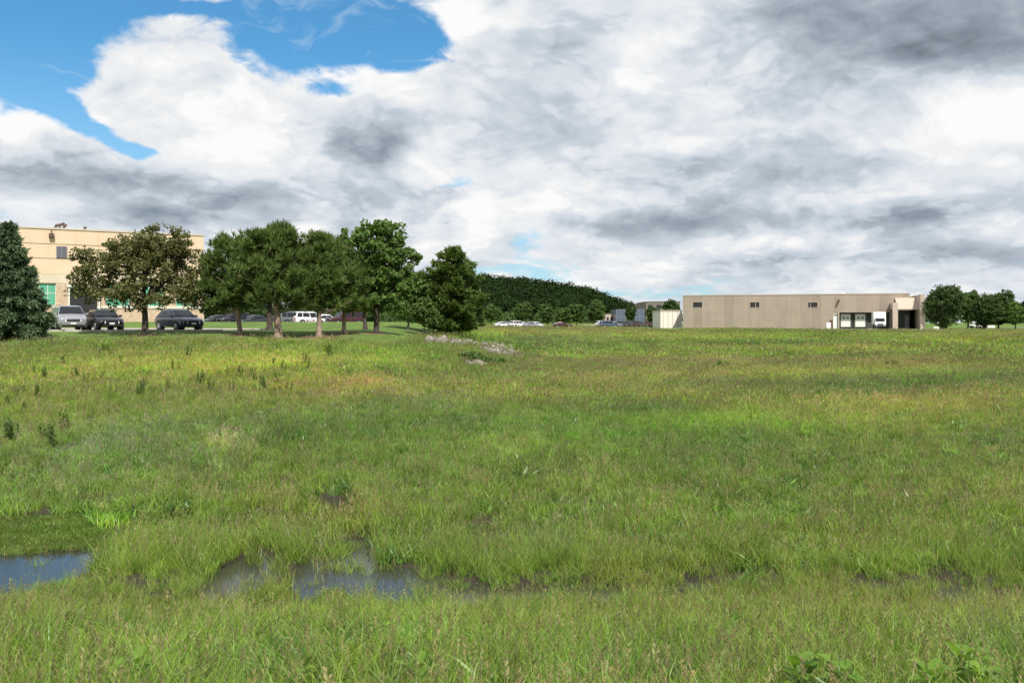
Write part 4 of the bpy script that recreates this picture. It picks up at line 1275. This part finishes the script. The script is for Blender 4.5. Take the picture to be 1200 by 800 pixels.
pine_tree('dark pine set further back between the two leftmost pine trunks', [(312, 300, 30, 26), (316, 330, 36, 24), (300, 345, 30, 14)], 316, 66, 202, 1100, .20, bark=m_barkd)
pine_tree('tallest and widest pine with a thick pinkish trunk', [(318, 298, 36, 32), (300, 290, 20, 20), (345, 312, 28, 28), (326, 325, 48, 28), (296, 322, 30, 26), (350, 335, 24, 22), (318, 275, 18, 12), (338, 284, 16, 14), (346, 352, 24, 9), (304, 352, 22, 8)], 326, 56, 203, 2400, .21)
pine_tree('middle pine whose trunk flares at a mulch ring in front of the white cars', [(376, 305, 22, 28), (370, 330, 32, 24), (388, 325, 26, 26), (360, 345, 24, 14), (376, 286, 14, 12), (392, 352, 28, 12), (362, 356, 22, 8)], 374, 56.5, 204, 1700, .15)
pine_tree('slim pine in front of the maroon car', [(404, 312, 24, 28), (410, 335, 30, 22), (398, 350, 24, 12), (402, 292, 14, 12), (425, 332, 18, 24), (412, 358, 24, 9)], 403, 59, 205, 1400, .12)
pine_tree('thin trunked pine tucked behind the tall leafy tree', [(428, 325, 20, 28), (424, 348, 20, 14)], 428, 68, 206, 650, .14, bark=m_barkd)

# tall deciduous tree right of the pines
broad_tree('maple_tree', 'tall bright green leafy tree at the right end of the pine group',
    [(445, 290, 30, 26), (430, 276, 20, 14), (455, 275, 18, 14), (462, 305, 24, 24), (438, 320, 30, 26), (455, 338, 30, 20), (440, 355, 30, 12), (478, 295, 9, 8), (486, 301, 5, 5), (412, 285, 10, 9), (470, 325, 16, 18), (445, 266, 14, 8), (405, 273, 7, 6)],
    441, 59.5, L_green, m_barkd, 300, 48, .40, .20, 301, .18, .3, shell=.3, rag=.45, limbs=26)
# shrubs between
broad_tree('round_shrub', 'pale green arching shrub left of the lone conifer', [(497, 360, 12, 13), (488, 368, 14, 10), (505, 372, 10, 10)], 497, 72, L_bush, m_bark, 110, 40, .42, .18, 311, .05, .2, cat='shrub', limbs=10)
broad_tree('round_shrub', 'taller dark green bush just right of the tall leafy tree', [(478, 340, 15, 22), (490, 335, 14, 14), (470, 358, 14, 14)], 478, 76, L_green, m_bark, 150, 40, .5, .2, 312, .08, .2, cat='shrub', limbs=10)

# conifers with whorled branches
def conifer(name, label, px, ytop, ybot, D, widths, seed, leafm, droop, n_tiers, size, plume=1.0, base_y=None, group=None, per=7, rag=.25):
    """widths: (photo y, half width in pixels) pairs."""
    rr = random.Random(seed); r = np.random.default_rng(seed)
    s = D / F
    x0 = (px - 600) * s
    base = Vector((x0, D, gz_at(x0, D)))
    root = empty(name, base); tag(root, label, 'tree', group)
    ztop = EYE - (ytop - 378) * s; zbot = EYE - (ybot - 378) * s
    t = MB(); t.tube([base - Vector((0, 0, .3)), base + Vector((0, 0, .3)), Vector((x0, D, ztop))], [.22, .17, .02], 8)
    C = []; Dn = []
    ywid = np.array(widths, float)
    for k in range(n_tiers):
        f = (k + rr.uniform(-.3, .3)) / (n_tiers - 1); f = min(max(f, 0), 1)
        z = zbot + (ztop - zbot) * f
        y = 378 - (z - EYE) / s
        R_ = np.interp(y, ywid[:, 0], ywid[:, 1]) * s
        nb = int(7 + 9 * (1 - f))
        for j in range(nb):
            a = rr.uniform(0, 2 * math.pi); L_ = R_ * rr.uniform(1 - rag * 1.6, 1.08) + .12
            tip = Vector((x0 + math.cos(a) * L_, D + math.sin(a) * L_, z + L_ * droop * rr.uniform(.5, 1.3)))
            st = Vector((x0, D, z))
            if rr.random() < .5: limb(t, st, tip, .035, .008, rr, .04 if droop < 0 else -.08, 4, 4)
            m_ = int(4 + L_ / .22)
            for q in range(m_):
                u = (q + .8) / m_
                p = st.lerp(tip, u) + Vector((0, 0, (-.08 if droop > 0 else .04) * L_ * math.sin(u * math.pi)))
                sp = .10 + .20 * L_ * math.sin(min(u, .92) * math.pi) ** .8 * .8
                for _ in range(per):
                    C.append((p.x + rr.gauss(0, sp * .6), p.y + rr.gauss(0, sp * .6), p.z + rr.gauss(0, .07)))
                    Dn.append((math.cos(a), math.sin(a), -.25 if droop < 0 else .5 * plume))
    o = t.build('trunk', m_barkd, root); o.matrix_parent_inverse = Matrix.Translation(-base)
    C = np.array(C); Dn = np.array(Dn)
    K = 4
    C = np.repeat(C, K, 0); d = np.repeat(Dn, K, 0) + r.normal(size=C.shape) * .6; d /= np.linalg.norm(d, axis=1, keepdims=True)
    ln = size * r.uniform(.5, 1.2, (len(C), 1)); sd = np.cross(d, r.normal(size=C.shape)); sd /= np.linalg.norm(sd, axis=1, keepdims=True)
    w_ = size * .17
    V = np.stack([C - sd*w_, C + sd*w_, C + d*ln + sd*w_*.3, C + d*ln - sd*w_*.3], 1).reshape(-1, 3)
    mesh_np('crown', V - np.array(base), np.arange(len(V)).reshape(-1, 4), leafm, root)
    return root
conifer('spruce_tree', 'big blue green spruce at the left edge of the car park', 10, 264, 386, 55, [(264, 2), (285, 11), (305, 20), (325, 27), (350, 35), (372, 43), (388, 42)], 401, L_spruce, -.18, 34, .30, rag=.3, per=6)
conifer('white_pine_tree', 'lone full conifer standing on the lawn edge right of the pine group', 530, 295, 386, 76, [(295, 5), (310, 20), (330, 30), (350, 39), (372, 41), (386, 34)], 402, L_pine, .30, 17, .42, rag=.36, per=8)

# row of round trees at the foot of the hill
def small_tree(label, px, ytop, ybase, hw, D, seed, leafm=None, group='round trees at the foot of the wooded hill', name='roadside_tree', crown_low=.12, cat='tree'):
    rr = random.Random(seed)
    h = ybase - ytop; lobes = []
    cy = ytop + h * .45
    for i in range(7):
        a = rr.uniform(0, 6.28); q = rr.uniform(.15, .5)
        lobes.append((px + math.cos(a) * hw * q, cy + math.sin(a) * h * .38 * q, hw * rr.uniform(.5, .72), h * rr.uniform(.26, .36), rr.uniform(-.5, .5) * hw / F * D))
    s = D / F
    return broad_tree(name, label, lobes, px, D, leafm or L_far, m_barkd, max(60, int(hw * h * 1.1)), 16, hw * s * .17, max(.28, 1.9 * s), seed, .012 * h * s + .06, .18, group, .35, cat=cat, limbs=6)
row = [(575, 357, 379, 12, 'low bushy tree at the left end of the row below the hill'),
       (612, 353, 380, 11, 'round tree directly above the left half of the far row of white cars'),
       (642, 353, 380, 10, 'round tree just right of the far row of white cars'),
       (660, 358, 380, 9, 'smaller round tree in the middle of the row below the hill'),
       (676, 352, 380, 11, 'tall round tree directly above the lone dark red car'),
       (698, 352, 380, 12, 'widest round tree at the right end of the row below the hill')]
for i, (px, a, b, hw, lb) in enumerate(row):
    small_tree(lb, px, a, b, hw, 285 + 6 * (i % 3), 500 + i)
small_tree('narrow upright tree between the two blue grey glass buildings', 740, 355, 380, 6.5, 285, 520, L_dark, None)
small_tree('wide dark tree against the left end of the off white panel building', 764, 358, 381, 10, 236, 521, L_dark, None)
small_tree('dark tree rising behind the roof of the off white panel building', 785, 350, 380, 12, 262, 522, L_dark, None)
# trees right of the warehouse
small_tree('big dark round tree touching the right end of the warehouse', 1104, 334, 389, 25, 181, 530, L_dark, None, 'shade_tree')
small_tree('tree standing just behind and right of the big dark round tree', 1134, 339, 386, 15, 205, 531, L_far, None, 'shade_tree')
small_tree('dark tree with a visible trunk, left one of the pair near the road', 1153, 342, 388, 16, 190, 532, L_dark, None, 'shade_tree')
small_tree('taller green tree with a visible trunk, right one of the pair near the road', 1170, 339, 388, 18, 194, 533, L_far, None, 'shade_tree')
small_tree('low bright green tree at the right edge beside the grey road', 1190, 353, 387, 12, 188, 534, L_green, None, 'shade_tree')
small_tree('tree beyond the right edge of the lawn, past the low bright green one', 1232, 342, 387, 20, 195, 535, L_far, None, 'shade_tree')

for i, (px, a, b, hw, D_, lb) in enumerate(((238, 352, 380, 20, 150, 'dark tree beyond the rear car park, right of the cream building corner'), (262, 356, 380, 20, 155, 'dark tree beyond the rear car park, behind the slim leftmost pine trunk'),
        (290, 354, 380, 20, 150, 'dark tree beyond the rear car park, behind the three shaded cars'), (318, 358, 380, 17, 156, 'dark tree beyond the rear car park, left of the grey green wagon'), (345, 356, 379, 18, 152, 'green tree rising directly behind the grey green wagon'),
        (372, 357, 379, 17, 158, 'green tree rising directly behind the boxy white car'), (402, 356, 379, 18, 152, 'green tree rising directly behind the maroon car'), (430, 360, 379, 15, 158, 'green tree far behind the trunk of the tall leafy tree'))):
    small_tree(lb, px, a, b, hw, D_, 560 + i, L_dark if i < 4 else L_far, 'trees beyond the rear car park', 'shade_tree')

# ------------------------------------------------------------------ wooded hill and distant tree line (masses)
def forest(name, label, n, px0, px1, y0, y1, rad, per, size, seed, keep=None, leafm=None):
    r = np.random.default_rng(seed)
    Y = r.uniform(y0, y1, n); PX = r.uniform(px0, px1, n); X = (PX - 600) / F * Y
    if keep is not None:
        k = keep(X, Y); X, Y = X[k], Y[k]
    Z = height(X, Y)
    rr = rad * r.uniform(.6, 1.35, len(X))
    C = np.repeat(np.stack([X, Y, Z + rr * 1.0], 1), per, 0); R_ = np.repeat(rr, per)
    e = r.normal(size=C.shape); e /= np.linalg.norm(e, axis=1, keepdims=True); e[:, 2] = np.where(e[:, 2] < -.35, -e[:, 2], e[:, 2])
    P = C + e * (R_ * r.uniform(.75, 1.08, len(C)))[:, None] * np.array([1, 1, 1.15])
    V, Q = leaf_cloud(P, size, r, 1.2, .3, e * 6)
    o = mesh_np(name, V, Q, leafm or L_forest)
    return tag(o, label, 'forest', kind='stuff')
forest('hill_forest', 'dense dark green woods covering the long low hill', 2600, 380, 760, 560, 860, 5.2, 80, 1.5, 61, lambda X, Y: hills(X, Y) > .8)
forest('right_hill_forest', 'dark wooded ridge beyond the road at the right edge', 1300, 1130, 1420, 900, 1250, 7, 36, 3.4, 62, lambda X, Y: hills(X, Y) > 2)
forest('distant_treeline', 'thin dark line of far trees along the horizon', 900, -200, 1420, 480, 560, 3.0, 22, 1.8, 63, leafm=L_dark)

# ------------------------------------------------------------------ broad leaved weeds
m_weed = leaf_mat('weed_leaves', (.060, .115, .022), (.11, .18, .04), .35, scale=3)
m_dock = leaf_mat('dock_leaves', (.11, .22, .028), (.19, .32, .045), .45, scale=3, rough=.4)
m_stem = mat('weed_stem', (.09, .16, .04), .7)
def blade_leaf(V, Q, base, dirv, L_, w_, curl, rr):
    """An oval leaf with a mid fold and a droop: 6 x 3 grid."""
    dirv = Vector(dirv).normalized(); side = dirv.cross(Vector((0, 0, 1))).normalized(); up = side.cross(dirv)
    k = len(V); n = 7
    for i in range(n):
        t = i / (n - 1)
        wd = w_ * math.sin(math.pi * min(.06 + t * .94, 1)) ** .75 * (1 - .25 * t)
        c = Vector(base) + dirv * L_ * t - Vector((0, 0, 1)) * curl * L_ * t * t
        wav = math.sin(t * 9 + rr.random()) * w_ * .12
        V += [tuple(c - side * wd + up * (wd * .35 + wav)), tuple(c), tuple(c + side * wd + up * (wd * .35 - wav))]
    for i in range(n - 1):
        for j in (0, 1):
            a = k + i * 3 + j; Q.append((a, a + 1, a + 4, a + 3))
def weed(name, label, loc, h, seed, leafm, cat, group, n_leaf=16, L_=.16, w_=.03, rosette=False):
    rr = random.Random(seed)
    root = empty(name, loc, rr.uniform(0, 6.28)); tag(root, label, cat, group)
    V, Q = [], []
    st = MB()
    if rosette:
        for i in range(n_leaf):
            a = i * 2.4 + rr.uniform(-.3, .3); l = L_ * rr.uniform(.7, 1.2); z = h * (.35 + .65 * i / n_leaf)
            blade_leaf(V, Q, (math.cos(a) * .03, math.sin(a) * .03, z), (math.cos(a), math.sin(a), rr.uniform(.25, 1.3)), l, w_ * rr.uniform(.8, 1.2), rr.uniform(.1, .5), rr)
        st.tube([(0, 0, -.1), (.01, 0, h)], [.014, .008], 6)
    else:
        for s_ in range(3):
            ox, oy = rr.uniform(-.12, .12), rr.uniform(-.12, .12); hh = h * rr.uniform(.7, 1.0)
            st.tube([(ox, oy, -.1), (ox * 1.3, oy * 1.3, hh)], [.012, .006], 5)
            for i in range(n_leaf // 2):
                z = hh * (.2 + .8 * i / (n_leaf // 2)); a = i * 1.9 + s_
                for q in (0, math.pi):
                    blade_leaf(V, Q, (ox * (1 + .3 * z / hh), oy * (1 + .3 * z / hh), z), (math.cos(a + q), math.sin(a + q), .7), L_ * rr.uniform(.7, 1.1) * (1.1 - .5 * z / hh), w_, .2, rr)
    mesh_np('leaves', np.array(V), np.array(Q), leafm, root, smooth=True)
    st.build('stem', m_stem, root)
    return root
weeds = []
protos = []
for i in range(3):
    protos.append(weed('milkweed_plant', 'dark leafy upright weed standing above the grass of the left bank', (0, 0, 0), .8 + .1 * i, 700 + i, m_weed, 'weed', 'dark upright weeds on the left bank', 18, .20, .045))
spots = [(115, 412), (121, 408), (130, 414), (70, 418), (76, 424), (40, 432), (52, 436), (55, 440), (90, 436), (92, 440), (163, 402), (142, 422), (150, 424), (168, 452), (172, 448), (166, 460), (176, 456), (196, 455), (202, 430), (208, 428), (230, 450),
         (236, 444), (252, 438), (266, 436), (281, 436), (293, 438), (283, 405), (298, 442), (309, 452), (340, 454), (330, 430), (12, 470), (18, 462), (25, 476), (28, 458), (8, 500), (15, 510), (52, 510), (60, 520), (64, 512), (78, 500), (388, 415), (384, 410),
         (355, 422), (360, 428), (318, 425), (10, 512), (100, 450), (45, 462), (120, 440), (220, 415), (247, 452), (271, 456), (325, 446)]
for i, (px, py) in enumerate(spots):
    p = on_ground(px, py + 6)
    w_ = protos[i] if i < 3 else copy_tree(protos[i % 3])
    w_.location = (p.x, p.y, p.z); w_.rotation_euler = (R.gauss(0, .12), R.gauss(0, .12), R.uniform(0, 6.28))
    s = R.uniform(.45, 1.0); w_.scale = (s, s, s)
docks = [(158, 790, 'bright broad leaved weed near the bottom left corner, alone in the grass', 1.0), (350, 796, 'small bright broad leaved weed at the bottom, below the pond', .8), (488, 788, 'bright broad leaved weed at the bottom, left of the middle', .85),
         (935, 803, 'bright broad leaved weed at the bottom, left one of the pair right of the middle', 1.15), (985, 806, 'bright broad leaved weed at the bottom, right one of the pair right of the middle', 1.05),
         (1090, 806, 'bright broad leaved weed in the bottom right corner, lower left one of three', 1.0), (1128, 795, 'tallest bright broad leaved weed in the bottom right corner', 1.25), (1152, 806, 'bright broad leaved weed in the bottom right corner, nearest the right edge', 1.0)]
for i, (px, py, lb, s) in enumerate(docks):
    p = on_ground(px, py + 28); s *= .85
    weed('dock_plant', lb, (p.x, p.y, p.z), .36 * s, 800 + i, m_dock, 'weed', 'bright broad leaved weeds', 14, .19 * s, .058 * s, rosette=True)
# leafy clump beside the stones
for i, (px, py, lb) in enumerate(((560, 424, 'yellow green leafy clump right under the stone strip'), (578, 427, 'darker leafy clump at the lower right of the stones'), (548, 420, 'small leafy clump at the left foot of the stones'), (845, 424 + 4, 'dark leafy clump alone on the right side of the field'), (1045, 427, 'bushy dark clump on the far right of the field'))):
    p = on_ground(px, py + 3)
    broad_tree('leafy_clump', lb, [(px - 3, py - 2, 11, 5), (px + 6, py - 3, 9, 4)] if i < 3 else [(px, py, 8, 3.5)], px, p.y, L_bush if i % 2 == 0 else L_green, m_bark, 40, 22, .2, .11, 820 + i, .03, .2, cat='shrub', limbs=5)

# ------------------------------------------------------------------ stone riprap
m_rock = mat('pinkish_riprap', (.27, .21, .19), .9, var=.3, vscale=2, bump=.6, bscale=9)
_t = NT(m_rock.node_tree); _b = m_rock.node_tree.nodes['Principled BSDF']
_i = _t.new('ShaderNodeNewGeometry').outputs['Random Per Island']
_t.link(_t.mix(_i, (.11, .095, .09), (.29, .25, .225)), _b.inputs['Base Color'])
def rocks():
    r = np.random.default_rng(5)
    V, Q = [], []
    ico = bmesh.new(); bmesh.ops.create_icosphere(ico, subdivisions=1, radius=1)
    bv = np.array([v.co[:] for v in ico.verts]); bf = np.array([[v.index for v in f.verts] for f in ico.faces]); ico.free()
    k = 0
    for _ in range(520):
        u = r.uniform()
        if u < .45: px = r.uniform(498, 560); py = 400.2 + (px - 498) * .07 + r.uniform(-1, 3.2)
        elif u < .95:
            px = r.normal(584, 10); py = 410 + (px - 580) * .2 + r.uniform(-5, 6)
        else: px = r.uniform(545, 570); py = r.uniform(428, 431)
        p = on_ground(px, py)
        s = r.uniform(.08, .20) + .14 * r.uniform() ** 4
        vv = bv * (s * r.uniform(.6, 1.2, 3)) * (1 + r.uniform(-.2, .2, (len(bv), 1)))
        a = r.uniform(0, 6.28); c_, s_ = math.cos(a), math.sin(a)
        vv = np.stack([vv[:, 0]*c_ - vv[:, 1]*s_, vv[:, 0]*s_ + vv[:, 1]*c_, vv[:, 2]], 1)
        V.append(vv + np.array([p.x, p.y, p.z + s * .35 + .10])); Q.append(bf + k); k += len(bv)
    o = mesh_np('riprap_rubble', np.concatenate(V), np.concatenate(Q), m_rock)
    tag(o, 'strip of pinkish grey broken stone lying in the grass below the lone conifer', 'rubble', kind='stuff')
rocks()
